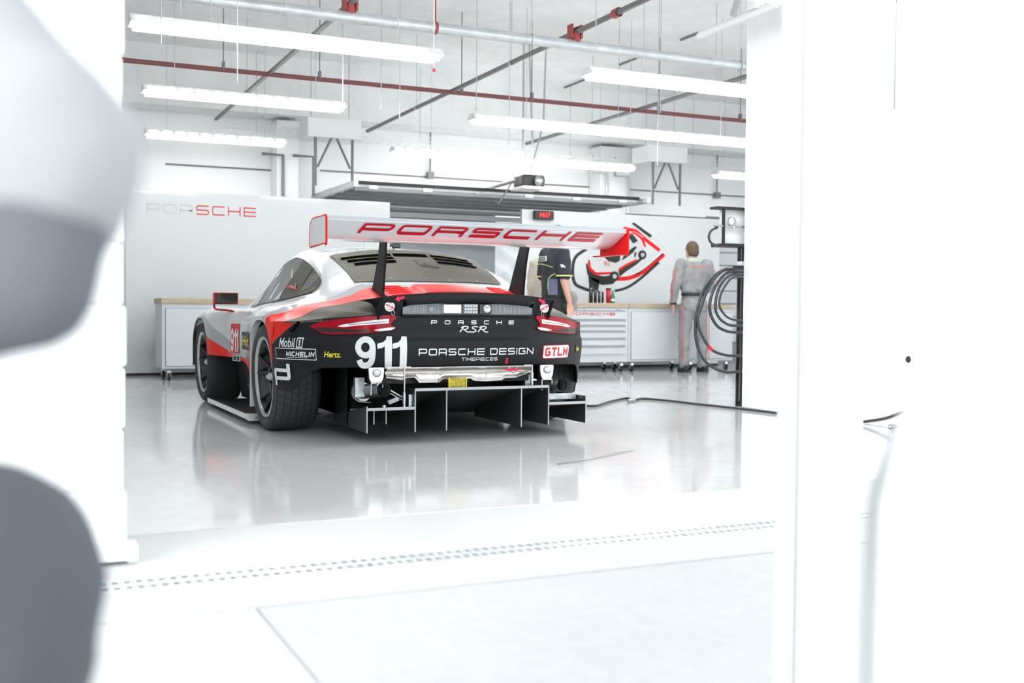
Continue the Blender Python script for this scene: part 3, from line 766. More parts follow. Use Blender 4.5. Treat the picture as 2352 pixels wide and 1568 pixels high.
# door opener
op = thing('door_opener', 'dark overhead door motor hanging on steel rods with a long drive rail', 'door opener')
c = at(1213, 418, Y=13.2)
MB().box((c.x - .15, 13.05, c.z - .07), (c.x + .17, 13.35, c.z + .08)).build('motor_housing', 'black', op, bevel=.02)
MB().box((c.x - .17, 13.0, c.z - .11), (c.x + .16, 13.4, c.z - .07)).build('cover', 'lamp_body', op, bevel=.01)
MB().lathe([(-.04, .0), (-.04, .07), (.04, .07), (.04, .0)], 16, axis='y', c=(c.x + .07, 13.02, c.z)).build('motor', 'steel', op)
for dx, tx in ((-.08, -.08), (.08, .0)):
    MB().tube([(c.x + dx, 13.2, c.z + .05), (c.x + tx, 13.2, CEIL)], .014, 5).build('hanger', 'steel', op)
MB().tube([(c.x + .03, 13.2, c.z + .1), (c.x + .22, 13.2, c.z + .8), (c.x + .25, 13.2, CEIL)], .012, 5).build('brace', 'steel', op)
MB().tube([(c.x - .15, 13.25, c.z + .02), (c.x - .16, 15.9, c.z - .02)], .03, 4).build('drive_rail', 'shutter', op)
MB().tube([(c.x - .2, 13.3, c.z - .02), (c.x - .42, 13.25, c.z - .32), (c.x - .45, 13.25, c.z - .27)], .01, 5).build('release_arm', 'dark_pipe', op)
# red pull handle on a cord, left of centre
a = at(996, 0, Y=7.5); b = at(996, 162, Y=7.5)
pc_ = thing('pull_cord', 'thin white cord with a small red pull handle hanging below the thick pipe', 'pull cord')
MB().cyl((b.x, 7.5, b.z), (b.x, 7.5, CEIL), .004, n=5).build('cord', 'lamp_body', pc_)
MB().cyl((b.x - .012, 7.5, b.z), (b.x + .012, 7.5, b.z), .007, n=6).cyl((b.x, 7.5, b.z), (b.x, 7.5, b.z + .02), .006, n=6).build('handle', 'decal_red', pc_)
# ---------------------------------------------------------------- racing car
car = thing('race_car', 'white, red and black racing car with a huge rear wing, seen from behind', 'race car', (2.73, 7.40, 0), (0, 0, math.radians(.6)))
# livery: signed distances stored per vertex, thresholded in the paint
def livery_mat():
    m = bpy.data.materials.new('livery'); m.use_nodes = True; nt = m.node_tree; b = nt.nodes['Principled BSDF']
    def att(n):
        a = nt.nodes.new('ShaderNodeAttribute'); a.attribute_name = n
        r = nt.nodes.new('ShaderNodeMapRange'); r.inputs[1].default_value = -.0012; r.inputs[2].default_value = .0012
        nt.links.new(a.outputs['Fac'], r.inputs[0]); return r.outputs[0]
    def mix(fac, a, c, rgb=True):
        x = nt.nodes.new('ShaderNodeMix'); x.data_type = 'RGBA' if rgb else 'FLOAT'
        nt.links.new(fac, x.inputs[0]); ia, ib, o = (6, 7, 2) if rgb else (2, 3, 0)
        for i, v in ((ia, a), (ib, c)):
            if hasattr(v, 'is_output'): nt.links.new(v, x.inputs[i])
            else: x.inputs[i].default_value = v
        return x.outputs[o]
    s, r, k, mb_ = att('silver'), att('red'), att('dark'), att('matte')
    c = mix(s, (.60, .62, .64, 1), (.36, .38, .41, 1)); c = mix(r, c, (.76, .016, .008, 1)); c = mix(k, c, (.085, .077, .062, 1)); c = mix(mb_, c, (.009, .010, .012, 1))
    nt.links.new(c, b.inputs['Base Color'])
    ro = mix(r, .2, .32, False); ro = mix(k, ro, .55, False); ro = mix(mb_, ro, .48, False); nt.links.new(ro, b.inputs['Roughness'])
    co = mix(r, .7, .0, False); co = mix(k, co, .0, False); co = mix(mb_, co, .0, False); nt.links.new(co, b.inputs['Coat Weight'])
    b.inputs['Coat Roughness'].default_value = .05
    sp_ = mix(r, .5, .18, False); sp_ = mix(mb_, sp_, .25, False); nt.links.new(sp_, b.inputs['Specular IOR Level'])
    return m
M['livery'] = livery_mat()
UP = [(-.468,-.352),(-.281,-.392),(-.264,-.371),(-.181,-.35),(0,-.276),(.085,-.183),(.235,-.142),(.30,-.13),(.36,-.10)]
LO = [(-.347,-.63),(-.205,-.5),(-.071,-.446),(.058,-.428),(.187,-.403),(.26,-.385)]
SI = [(-.48,-.231),(-.321,-.27),(-.198,-.27),(-.041,-.19),(.072,-.10),(.239,-.09),(.361,.0)]
F1 = [(.3,.13),(.45,.26),(.7,.33),(1.0,.40),(1.3,.43),(1.5,.445),(1.67,.458),(1.9,.525),(2.12,.58),(2.4,.62)]
F2 = [(.4,.36),(.9,.42),(1.2,.47),(1.5,.50),(1.65,.53),(1.75,.58),(1.95,.65),(2.12,.71),(2.3,.77),(2.5,.80)]
def paint(u, v, w, code=0):
    a = abs(u); q = a - w
    red = silver = dark = matte = -1.0
    if v < .6 and q > -.55:
        up = lerp_poly(UP, q); lo = lerp_poly(LO, q); si = lerp_poly(SI, q)
        if v < .2:
            red = min(up - v, 1); silver = min(si - v, 1); dark = lo - v
            if code == 1:          # bumper skin
                s = s_of_v(v) if v > -.9 else 0; matte = (s_b - 0) if False else 1
    if v < -.45: dark = max(dark, lerp_poly(LO, q) - v)
    if v > .3 and q > .1:
        red = max(red, lerp_poly(F1, v) - w); silver = max(silver, lerp_poly(F2, v) - w)
    if v > 2.83 and q > .1: dark = 1.0
    return red, silver, dark, matte
def set_attrs(o, vals):
    for i, n in enumerate(('red', 'silver', 'dark', 'matte')):
        at_ = o.data.attributes.new(n, 'FLOAT', 'POINT'); at_.data.foreach_set('value', [x[i] for x in vals])
ST = stations(); SEC = [section(v) for v in ST]; NC = len(SEC[0])
mb = MB()
for sg in (-1, 1):
    rows = [[(sg * u, v, w) for u, w in sec] for v, sec in zip(ST, SEC)]
    mb.grid(rows, flip=(sg > 0))
vals = [paint(*p) for p in mb.v]
me = bpy.data.meshes.new('body_shell'); me.from_pydata(mb.v, [], mb.f); me.materials.append(M['livery'])
me.polygons.foreach_set('use_smooth', [True] * len(me.polygons))
shell = bpy.data.objects.new('body_shell', me); COL.objects.link(shell); shell.parent = car; set_attrs(shell, vals)
bm = bmesh.new(); bm.from_mesh(me); bmesh.ops.remove_doubles(bm, verts=bm.verts, dist=1e-5); bmesh.ops.recalc_face_normals(bm, faces=bm.faces); bm.to_mesh(me); bm.free()
shell['label'] = 'white body shell with silver, red and dark bands'
# flanges of the wheel openings and door skin edge
for sg in (-1, 1):
    fl = MB(); rows = []
    for v, sec in zip(ST, SEC):
        if v < VR - .02 or v > 2.62: continue
        u, w = sec[-1]; rows.append([(sg * u, v, w), (sg * (u - .004), v, w + .0), (sg * (u - .05), v, w + .004)])
    fl.grid(rows, sm=False)
    fl.build('arch_flange', 'white_paint', car)
# wheel housings
for sg in (-1, 1):
    for vc in (VR, VF):
        wh = MB(); rows = []
        for k in range(25):
            a = math.pi * (.91 if vc == VR else .86) * k / 24; y = vc + .375 * math.cos(a); z = .37 + .385 * math.sin(a)
            rows.append([(sg * 1.06, y, z), (sg * .62, y, z)])
        rows = [[(p[0], p[1], .1) for p in rows[0]]] + rows
        wh.grid(rows)
    # inner cheek
        wh.add([(sg * .62, vc - .375, .1), (sg * .62, vc + .375, .1), (sg * .62, vc + .375, .78), (sg * .62, vc - .375, .78)], [(0, 1, 2, 3)])
        wh.build('wheel_housing', 'void', car)
MB().box((-.60, -.62, .345), (.60, .0, .62)).box((-.60, .0, .13), (.60, 3.0, .62)).build('chassis', 'black', car)
# side tunnel behind the front wheel, floor board
for sg in (-1, 1):
    MB().add([(sg * .86, .42, .07), (sg * .84, 2.1, .07), (sg * .90, 2.1, .52), (sg * .95, .42, .52)], [(0, 1, 2, 3)]).add([(sg * .88, .45, .16), (sg * .86, 1.7, .16), (sg * .88, 1.7, .20), (sg * .91, .45, .24)], [(0, 1, 2, 3)], 1).build('side_panel', ['carbon', 'burnt'], car)
    b = MB(); b.prism([(.60, .40), (1.10, .40), (1.13, .55), (1.13, 2.02), (.60, 2.02)], lambda x, y, k: (sg * x, y, .045 + k), .012)
    b.build('floor_board', 'carbon', car)
    e = MB(); e.prism([(1.13, .42), (1.142, .42), (1.142, 2.02), (1.13, 2.02)], lambda x, y, k: (sg * x, y, .035 + k), .036)
    e.prism([(1.07, .40), (1.142, .40), (1.142, .47), (1.13, .47)], lambda x, y, k: (sg * x, y, .03 + k), .05)
    tag(e.build('board_edge', 'white_paint', car), 'pale grey edge strip')
# rear bumper skin
bp = MB(); NS, NW = 150, 26
def s_end(w):
    k = abs(w - .37) / .38; v = VR - (arch_half(w, a=.32) if w > .37 else .32)
    return s_of_v(min(v, .015)) if v < .0 else S_END + max(0, v - .02)
def w_bot(s):
    a = abs(s)
    return lerp_poly([(0, .468), (.80, .462), (.98, .455), (1.05, .44), (1.12, .40), (1.20, .325), (1.235, .305), (2, .305)], a)
rows = []
for j in range(NW + 1):
    row = []
    for i in range(-NS, NS + 1):
        x = i / NS; f = j / NW
        s = abs(x) * S_END
        for _ in range(3):
            w = w_bot(s) + (w_top(s) - w_bot(s)) * f
            s = abs(x) * min(s_end(w), S_END)
        row.append(bumper(math.copysign(s, x), w))
    rows.append(row)
bp.grid(rows)
me = bpy.data.meshes.new('rear_bumper'); me.from_pydata(bp.v, [], bp.f); me.materials.append(M['livery'])
me.polygons.foreach_set('use_smooth', [True] * len(me.polygons))
bo = bpy.data.objects.new('rear_bumper', me); COL.objects.link(bo); bo.parent = car
vv = []
for (u, v, w) in bp.v:
    s = s_of_v(max(v, -.92)) if v < .0 else S_END + v
    if abs(u) < .3: s = abs(u)
    r = (s - 1.215 - (.735 - w) * 1.62) * .5
    vv.append((r, -1, -1, -1 if r > 0 else -r) if False else (max(-1, r), -1, -1, -r))
set_attrs(bo, vv)
me.validate(); sol = bo.modifiers.new('thickness', 'SOLIDIFY'); sol.thickness = .006; sol.offset = -1
bo['label'] = 'matte black bumper skin with red corners'
# ---- patches lying on the body
def top_patch(name, v0, v1, uf, m, n=24, k=24, off=.006, parent=car):
    """uf(v) -> (u_left, u_right)"""
    rows = []
    for i in range(n + 1):
        v = v0 + (v1 - v0) * i / n; a, b = uf(v); r = []
        for j in range(k + 1):
            u = a + (b - a) * j / k; vv_ = v
            r.append((u, vv_, top_w(u, vv_) + off))
        rows.append(r)
    mb = MB().grid(rows)
    # skirt down to the body
    per = rows[0] + [r[-1] for r in rows[1:]] + rows[-1][::-1][1:] + [r[0] for r in rows[::-1]][1:-1]
    n_ = len(per)
    mb.add(per + [(p[0], p[1], p[2] - off - .004) for p in per], [(i, (i + 1) % n_, (i + 1) % n_ + n_, i + n_) for i in range(n_)])
    return mb.build(name, m, parent)
def crown(v): return 0.0
# rear window panel (carbon lid), bottom edge bowed to the back
rows = []; n, k = 26, 30
for i in range(n + 1):
    t = i / n; r = []
    for j in range(k + 1):
        s = -1 + 2 * j / k
        vb = -.19 - .095 * (1 - s * s); vt = .40 + .045 * (1 - s * s)
        v = vb + (vt - vb) * t; u = s * (.555 + .012 * t)
        r.append((u, v, top_w(u, v) + .007))
    rows.append(r)
pn = MB().grid(rows); pn.build('rear_window_panel', 'taupe_black', car)['label'] = 'satin dark taupe panel with louvres'
def on_panel(name, pts, m, off=.011, parent=car, thick=.0):
    mb = MB(); mb.add([(u, v, top_w(u, v) + off) for u, v in pts], [tuple(range(len(pts)))]); return mb.build(name, m, parent)
lv = []
def louvre(u0, u1, v0, v1, nslot, skew):
    mb = MB(); ed = MB()
    for k_ in range(nslot):
        a = v0 + (v1 - v0) * k_ / nslot; b = a + (v1 - v0) / nslot * .58
        P = []
        N = 8
        ua0 = u0 + skew * (a - v0); ub0 = u1 - skew * (a - v0) * .2
        row1 = [(ua0 + (ub0 - ua0) * j / N, a) for j in range(N + 1)]; row2 = [(ua0 + .0 + (ub0 - ua0) * j / N, b) for j in range(N + 1)]
        mb.grid([[(u, v, top_w(u, v) + .0125) for u, v in row1], [(u, v, top_w(u, v) + .0125) for u, v in row2]])
    mb.build('louvre_opening', 'void', car)
louvre(-.47, -.16, .06, .29, 3, -.35)
louvre(.16, .47, .06, .29, 3, 0.0)
louvre(-.13, .13, .20, .31, 1, 0)
on_panel('air_duct', [(-.01, .12), (.13, -.02), (.02, .0)], 'void', .0115)
o = MB(); o.add([(-.02, .13, top_w(-.02, .13) + .01), (.03, .01, top_w(.03, .01) + .03), (.0, .0, top_w(0, 0) + .01), (.14, -.03, top_w(.14, -.03) + .01)], [(0, 1, 2), (0, 3, 1), (1, 3, 2)]).build('duct_hood', 'taupe_black', car)
for (u, v) in ((-.5, -.12), (-.3, -.2), (-.06, -.24), (.12, -.25), (.34, -.22), (.5, -.14), (-.545, .3), (.545, .3), (-.5, .42), (.5, .42), (-.55, .1), (.55, .1)):
    MB().lathe([(0, .009), (.004, .007), (.004, 0)], 8, axis='z', c=(u, v, top_w(u, v) + .007)).build('fastener', 'steel', car)
# red engine lid with ribs and a centre hump
def lid_w(u, v, o=0):
    base = top_w(u, v) + .01 + o
    return base
rows = []
for i in range(61):
    t = i / 60; r = []
    for j in range(81):
        q_ = -1 + 2 * j / 80; vb = -.79; vt = -.37 - .085 * (1 - q_ * q_); v = vb + (vt - vb) * t; u = q_ * (.47 + .03 * t)
        z = lid_w(u, v)
        if abs(u) < .27 and .1 < t < .9: z += .028 * min(1, (.27 - abs(u)) / .025, (t - .1) / .08, (.92 - t) / .10)
        if .30 < abs(u) < .46: z += .012 * max(0, math.sin((1 - t) * 40)) * min(1, (abs(u) - .30) / .02, (.46 - abs(u)) / .02)
        r.append((u, v, z))
    rows.append(r)
MB().grid(rows, sm=True).build('engine_lid', 'red_paint', car)['label'] = 'bright red ribbed engine lid'
# roof seam, roof camera, antenna
rc = MB().box((-.055, .47, 1.288), (.015, .53, 1.328)).build('roof_camera', 'black_gloss', car, bevel=.008)
MB().cyl((-.02, .50, 1.26), (-.02, .50, 1.292), .016, n=8).build('camera_foot', 'steel', rc)
MB().cyl((-.10, .50, 1.26), (-.095, .50, 1.36), .007, .003, n=6).build('antenna', 'black', car)
MB().tube([(-.31, .35, top_w(-.3, .35)), (-.31, .35, 1.40), (-.34, .35, 1.41)], .0025, 5).build('antenna', 'steel', car)
# side windows
WIN_LO = [(-.03,1.0),(.01,.955),(.11,.938),(.45,.919),(.93,.890),(1.5,.866),(1.85,.828)]
WIN_HI = [(-.03,1.012),(.0,1.035),(.1,1.045),(.33,1.105),(.6,1.165),(.8,1.195),(1.06,1.222),(1.28,1.198),(1.46,1.13),(1.58,1.03),(1.72,.93),(1.85,.832)]
A_W, B_W = (.76, 1.196), (1.02, .886)
GL = smooth([A_W, (.9, 1.214), (1.06, 1.224), (1.28, 1.192), (1.46, 1.118), (1.58, 1.02), (1.72, .92), (1.85, .832)], 5) + smooth([(1.82, .835), (1.5, .866), (1.25, .876), B_W], 4)
QP = smooth([B_W, (.7, .903), (.45, .918), (.22, .930), (.11, .939), (.05, .955), (.02, .985), (.035, 1.012), (.1, 1.042), (.2, 1.072), (.33, 1.106), (.55, 1.158), A_W], 6)
for sg in (-1, 1):
    for nm_, P_, m_, off_ in (('side_window', GL, 'glass_dark', .008), ('quarter_panel', QP, 'taupe_black', .009)):
        mb = MB()
        for q_ in diced([P_], .05, .03): mb.add([(sg * (side_u(v, w) + off_), v, w) for v, w in q_], [tuple(range(len(q_)))], 0, True)
        mb.build(nm_, m_, car, merge=True)
def side_quad(name, pts, m, off, sg=-1, parent=car):
    mb = MB(); mb.add([(sg * (side_u(v, w) + off), v, w) for v, w in pts], [tuple(range(len(pts)))]); return mb.build(name, m, parent)
mk('window_reflection', (.62, .65, .66), .15)  # pale colour that paints reflections onto the dark side glass
side_quad('painted_reflection', [(1.26, .905), (1.34, .90), (1.24, 1.02), (1.19, 1.03)], 'window_reflection', .009)
side_quad('painted_reflection', [(.98, .90), (1.14, .892), (.98, .975)], 'window_reflection', .009)
side_quad('painted_reflection', [(1.50, 1.06), (1.47, 1.10), (1.30, 1.16), (1.36, 1.09)], 'window_reflection', .009)
side_quad('painted_reflection', [(1.66, .86), (1.80, .84), (1.70, .92), (1.60, .96)], 'window_reflection', .009)
side_quad('roll_bar', [(.86, 1.06), (.89, 1.06), (1.0, 1.13), (.98, 1.135)], 'decal_white', .009)
side_quad('quarter_slot', [(.42, .99), (.45, .99), (.40, 1.12), (.37, 1.12)], 'black', .013)
side_quad('quarter_slot', [(.08, .99), (.10, .99), (.07, 1.03), (.05, 1.03)], 'black', .013)
for k_ in range(5):
    v = .36 - k_ * .045
    side_quad('small_print', [(v, .96 + k_ * .004), (v + .018, .955 + k_ * .004), (v - .02, 1.07 + k_ * .003), (v - .038, 1.07 + k_ * .003)], 'ribbed_grey', .013)
MB().lathe([(-.002, .0), (-.002, .028), (.004, .028), (.006, .02), (.006, 0)], 16, axis='x', c=(-(side_u(.6, .98) + .012), .58, .985)).build('filler_ring', 'black_gloss', car)
MB().tube([(-(side_u(.6, .97) + .014), .52, .965), (-(side_u(.7, .99) + .03), .68, .985), (-(side_u(.8, .99) + .035), .84, 1.0), (-(side_u(.7, .99) + .028), .70, .995), (-(side_u(.6, .97) + .014), .54, .97)], .004, 5).build('pull_strap', 'red_paint', car)
# shark-like duct on the far side rear pillar
# ---- ducktail with light strip
DT = [(-.86, -.62), (-.80, -.80)]
def duck_v(u): return -.925 + .030 * (abs(u) / .61) ** 2
def duck_w(u): return .942 - .037 * (abs(u) / .61) ** 2.2
rows = []
for j in range(41):
    u = -.61 + 1.22 * j / 40; ve = duck_v(u); wt_ = duck_w(u); lipw = .060 - .0 * abs(u)
    if abs(u) > .47: bot = wt_ - .14
    else: bot = wt_ - .066
    wf = top_w(u, -.72) if abs(u) < .6 else top_w(.6, -.72)
    r = [(u, -.70, min(wf + .02, wt_ - .012)), (u, ve + .06, wt_ - .003), (u, ve + .012, wt_), (u, ve, wt_ - .010)]
    d_ = .066 if abs(u) < .455 else .014
    rows.append(r + [(u, ve + .004, wt_ - d_), (u, ve + .03 * d_ / .066, wt_ - d_ - .004), (u, ve + .06, wt_ - d_ - .004)])
MB().grid(rows).build('ducktail_lip', 'satin_black', car)
for sg in (-1, 1):
    mb = MB(); rows = []
    for j in range(8):
        u = .455 + .155 * j / 7; ve = duck_v(u); wt_ = duck_w(u)
        rows.append([(sg * u, ve + .001, wt_ - .008), (sg * u, ve + .022, wt_ - .055), (sg * u, ve + .052, .81), (sg * u, ve + .075, .757)])
    mb.grid(rows, sm=True)
    mb.add([(sg * .455, duck_v(.455) + .01, .875), (sg * .455, duck_v(.455) + .08, .79), (sg * .455, -.78, .79), (sg * .455, -.78, .875)], [(0, 1, 2, 3)])
    # concave outer flank sweeping forward onto the haunch
    rows = []
    for i in range(9):
        t = i / 8; r = []
        top = (.61 + .10 * t, -.93 + .20 * t, .905 - .024 * t); bot = (.61 - .0 * t, -.852 + .10 * t, .757 + .115 * t)
        for k_ in range(6):
            f = k_ / 5; c_ = math.sin(f * math.pi) * .022
            r.append((sg * (top[0] + (bot[0] - top[0]) * f - c_), top[1] + (bot[1] - top[1]) * f + c_, top[2] + (bot[2] - top[2]) * f))
        rows.append(r)
    mb.grid(rows, sm=True)
    mb.build('ducktail_side', 'satin_black', car)
    # hood pins
    pc = (sg * .543, duck_v(.548) + .024, .848)
    MB().lathe([(.0, .034), (-.006, .034), (-.008, .03), (-.008, .0)], 24, axis='y', c=pc).lathe([(-.008, .012), (-.014, .010), (-.014, 0)], 12, axis='y', c=pc).build('hood_pin_plate', 'silver_metal', car)
    MB().lathe([(-.007, .022), (-.009, .022), (-.009, .019), (-.007, .019)], 24, axis='y', c=pc).tube([(pc[0] - .026, pc[1] - .012, pc[2] + .012 * -sg), (pc[0] + .026, pc[1] - .012, pc[2] - .012 * -sg)], .004, 5).build('pin_clip', 'decal_pink', car)
    MB().tube([(pc[0] + .02 * -sg, pc[1] - .012, pc[2] - .02), (pc[0] + .03 * -sg, pc[1] - .015, pc[2] - .045), (pc[0] + .015 * -sg, pc[1] - .015, pc[2] - .06), (pc[0] + .008 * -sg, pc[1] - .012, pc[2] - .04)], .002, 5).build('pin_lanyard', 'steel', car)
# recess panel with ribs
rb = MB(); N = 180
for j in range(N):
    u0 = -.455 + .91 * j / N; u1 = u0 + .91 / N
    d = .003 * (j % 2); va, vb = duck_v(u0) + .030 + d, duck_v(u1) + .030 + d
    def zt(u): return .868 - max(0, abs(u) - .36) ** 1.2 * .42
    rb.add([(u0, va, .800), (u1, vb, .800), (u1, vb, zt(u1)), (u0, va, zt(u0))], [(0, 1, 2, 3)])
rb.build('vent_strip', 'ribbed_grey', car)['label'] = 'grey ribbed vent strip'
MB().box((-.46, -.895, .789), (.46, -.80, .80)).build('strip_sill', 'satin_black', car)
MB().box((-.455, -.80, .78), (.455, -.78, .90)).build('strip_backing', 'black', car)
MB().box((-.195, -.925, .808), (-.075, -.89, .862)).build('number_lamp', 'led_white', car, bevel=.003)
rl = MB().box((-.062, -.935, .806), (.035, -.88, .868)).build('rain_light', 'cabinet_dark', car, bevel=.003)
mb = MB()
for i in range(5):
    for j in range(3): mb.box((-.056 + i * .0185, -.939, .812 + j * .019), (-.044 + i * .0185, -.935, .820 + j * .019))
mb.build('led', 'led_white', rl)
rcm = MB().box((.05, -.93, .804), (.135, -.88, .866)).build('rear_camera', 'black_gloss', car, bevel=.006)
MB().lathe([(-.0, .026), (-.006, .026), (-.006, .018), (-.002, .016), (-.002, .0)], 20, axis='y', c=(.10, -.930, .838)).build('lens', 'steel', rcm)
MB().lathe([(-.0, .02), (-.008, .018), (-.008, .0)], 20, axis='y', c=(-.27, duck_v(.27) + .03, .832)).build('cap', 'ribbed_grey', car)
def arrow(name, c, ang, L, fn, m='decal_pink'):
    ca, sa = math.cos(ang), math.sin(ang)
    P = [(-.5, -.14), (.05, -.14), (.05, -.32), (.5, 0), (.05, .32), (.05, .14), (-.5, .14)]
    mb = MB(); mb.add([fn(c[0] + L * (x * ca - y * sa), c[1] + L * (x * sa + y * ca)) for x, y in P], [tuple(range(7))]); return mb.build(name, m, car)
arrow('arrow_mark', (-.487, .898), math.radians(195), .062, lambda x, y: (x, duck_v(x) - .002, y))
arrow('arrow_mark', (.515, .889), math.radians(-30), .062, lambda x, y: (x, duck_v(x) - .002, y))
arrow('arrow_mark', (.258, .496), math.radians(-90), .046, lambda x, y: bumper(x, y, .003))
# ---- tail lights, laid in the bumper skin
def lamp_poly(name, pts, m, off, parent, sg, nseg=14):
    """pts: outline as two chains (lower, upper) over s"""
    lo, hi = pts; rows = []
    s0, s1 = lo[0][0], lo[-1][0]
    for i in range(nseg + 1):
        s = s0 + (s1 - s0) * i / nseg; a, b = lerp_poly(lo, s), lerp_poly(hi, s)
        rows.append([bumper(sg * s, a + (b - a) * j / 5, off) for j in range(6)])
    mb = MB().grid(rows)
    per = rows[0] + [r[-1] for r in rows[1:]] + rows[-1][::-1][1:] + [r[0] for r in rows[::-1]][1:-1]
    n_ = len(per); back = [(p[0] * .985, p[1] + .02, p[2]) for p in per]
    mb.add(per + back, [(i, (i + 1) % n_, (i + 1) % n_ + n_, i + n_) for i in range(n_)])
    return mb.build(name, m, parent)
for sg in (-1, 1):
    tl = lamp_poly('tail_light', ([(.500, .776), (.535, .742), (.548, .700), (.60, .688), (.72, .677), (.90, .669), (.98, .674), (1.03, .700), (1.07, .716)], [(.500, .784), (.515, .797), (.72, .782), (.90, .762), (1.02, .738), (1.07, .718)]), 'red_lens', .012, car, sg, 40)
    tl['label'] = 'deep red wrap-around lens'
    lamp_poly('lower_tip', ([(.505, .712), (.53, .699), (.56, .690)], [(.505, .716), (.53, .728), (.56, .738)]), 'red_lens', .012, tl, sg)
    lamp_poly('led_bar', ([(.548, .742), (.60, .738), (.72, .729), (.84, .716), (.87, .720)], [(.548, .771), (.60, .766), (.72, .751), (.84, .732), (.87, .723)]), 'led_white', .0145, tl, sg)
    lamp_poly('lamp_inner', ([(.56, .750), (.80, .730)], [(.56, .755), (.80, .734)]), 'burnt', .016, tl, sg)
    lamp_poly('lower_reflector', ([(.51, .711), (.53, .700), (.60, .693), (.64, .697)], [(.51, .716), (.54, .716), (.60, .708), (.64, .699)]), 'led_white', .0145, tl, sg)
    lamp_poly('lens_shade', ([(.66, .690), (.80, .682), (.97, .682), (1.03, .704)], [(.66, .700), (.80, .704), (.95, .712), (1.03, .708)]), 'glass_dark', .0145, tl, sg)
VP_ = [(-1.150, .748), (-1.175, .748), (-1.235, .688), (-1.225, .676), (-1.195, .690)]
decal('fender_vent', [[(x + 1.3, y) for x, y in VP_]], 1, (-1.3, -.3, 0, 1), lambda x, y: bumper(x, y, .004), 'void', car, dice=.02)
for k_ in range(3):
    MB().obox(bumper(-1.178 - k_ * .016, .732 - k_ * .017, .006), (.012, .05, .005), (0, .3, math.radians(-40))).build('vent_fin', 'satin_black', car)
# ---- lettering on the bumper
G1 = [(0.30,0),(0.53,0),(0.53,1),(0.36,1),(.33,.90),(.24,.82),(.06,.775),(.06,.62),(.20,.64),(.30,.70)]
def glyph_nine():
    q = stroke([(.335 + .235 * math.cos(t * math.pi / 12), .66 + .245 * math.sin(t * math.pi / 12)) for t in range(24)], .19, True)
    return q + stroke(smooth([(.57, .66), (.568, .45), (.53, .24), (.44, .13), (.32, .095), (.20, .125), (.13, .27)], 4), .19)
def number_911():
    out = glyph_nine() + [[(x + .66, y) for x, y in G1]] + [[(x + 1.15, y) for x, y in G1]]
    return out, 1.70
def bfn(off=.003): return lambda x, y: bumper(x, y, off)
q, W = wide_text('PORSCHE', t=.2, w=1.75, gap=2.35, r=.25, slant=.12)
decal('lettering', q, W, (-.273, .318, .737, .762), bfn(), 'decal_white', car, dice=.022)
q, W = wide_text('PORSCHE DESIGN', t=.17, w=1.45, gap=.3, r=.2)
decal('lettering', q, W, (-.359, .461, .540, .583), bfn(), 'decal_white', car, dice=.022)
q, W = wide_text('TIMEPIECES', t=.17, w=1.35, gap=.28, r=.2)
decal('lettering', q, W, (-.072, .187, .503, .524), bfn(), 'decal_white', car, dice=.022)
P_, W = number_911()
decal('race_number', P_, W, (-.758, -.430, .457, .660), bfn(), 'decal_white', car, dice=.022)
# script letters
def script(chars, box, m, t=.10):
    G = {'R': [[(0, 0), (.5, .95)], [(.15, .8), (.5, 1), (1.0, .98), (1.1, .75), (.8, .5), (.4, .48)], [(.6, .48), (.9, .1), (1.2, 0), (1.4, .05)]],
         'S': [[(1.2, .9), (.9, 1.0), (.5, .9), (.5, .65), (.9, .4), (.85, .1), (.4, 0), (0, .1)]]}
    Q = []; x = 0
    for ch in chars:
        for l in G[ch]: Q += [[(a + x, b) for a, b in q] for q in stroke(smooth(l, 5), t)]
        x += 1.25
    decal('script_lettering', Q, x + .2, box, bfn(), m, car, dice=.022)
script('RSR', (-.075, .13, .687, .723), 'decal_white', .16)
P_, W = wide_text('M', t=.22, w=.80, slant=.14); decal('lettering', P_, W, (-1.335, -1.287, .582, .640), bfn(), 'decal_white', car, dice=.022)
P_, W = font_polys('obil', .006, .12); decal('lettering', P_, W, (-1.281, -1.183, .582, .642), bfn(), 'decal_white', car, dice=.022)
decal('lettering', stroke([(0, 0), (1, 0), (1.15, 1), (.15, 1)], .12, True) + [[(.42, .15), (.60, .15), (.73, .85), (.60, .85), (.42, .72), (.40, .60), (.52, .66)]], 1.1, (-1.170, -1.120, .584, .642), bfn(), 'decal_white', car, dice=.022)
fr = stroke([(0, 0), (6, 0), (6, 1), (0, 1)], .07, True); decal('sponsor_frame', fr, 6, (-1.378, -1.02, .506, .574), bfn(), 'decal_white', car, dice=.022)
P_, W = wide_text('MICHELIN', t=.24, w=.95, gap=.2, r=.1, slant=.25); decal('lettering', P_, W, (-1.265, -1.035, .525, .556), bfn(), 'decal_white', car, dice=.022)
decal('underline', [[(0, 0), (1, 0), (1, 1), (0, 1)], [(1, 0), (2, 0), (2, 1), (1, 1)], [(2, 0), (3, 0), (3, 1), (2, 1)]], 3, (-1.26, -1.08, .516, .519), bfn(), 'decal_white', car, dice=.022)
# "p'"-like monogram mark: two squared strokes
Q = stroke(rnd([(.1, .34), (.1, .70), (.9, .70), (.9, .34)], .09, True), .16, True) + stroke([(.1, 0), (.1, .37)], .17) + stroke([(.9, .70), (.9, 1)], .17)
decal('monogram', Q, 1, (-1.425, -1.232, .330, .475), bfn(.007), 'decal_white', car, dice=.022)
P_, W = font_polys('Hertz.', .014, .15); decal('lettering', P_, W, (-.962, -.85, .525, .562), bfn(), 'decal_yellow', car, dice=.022)
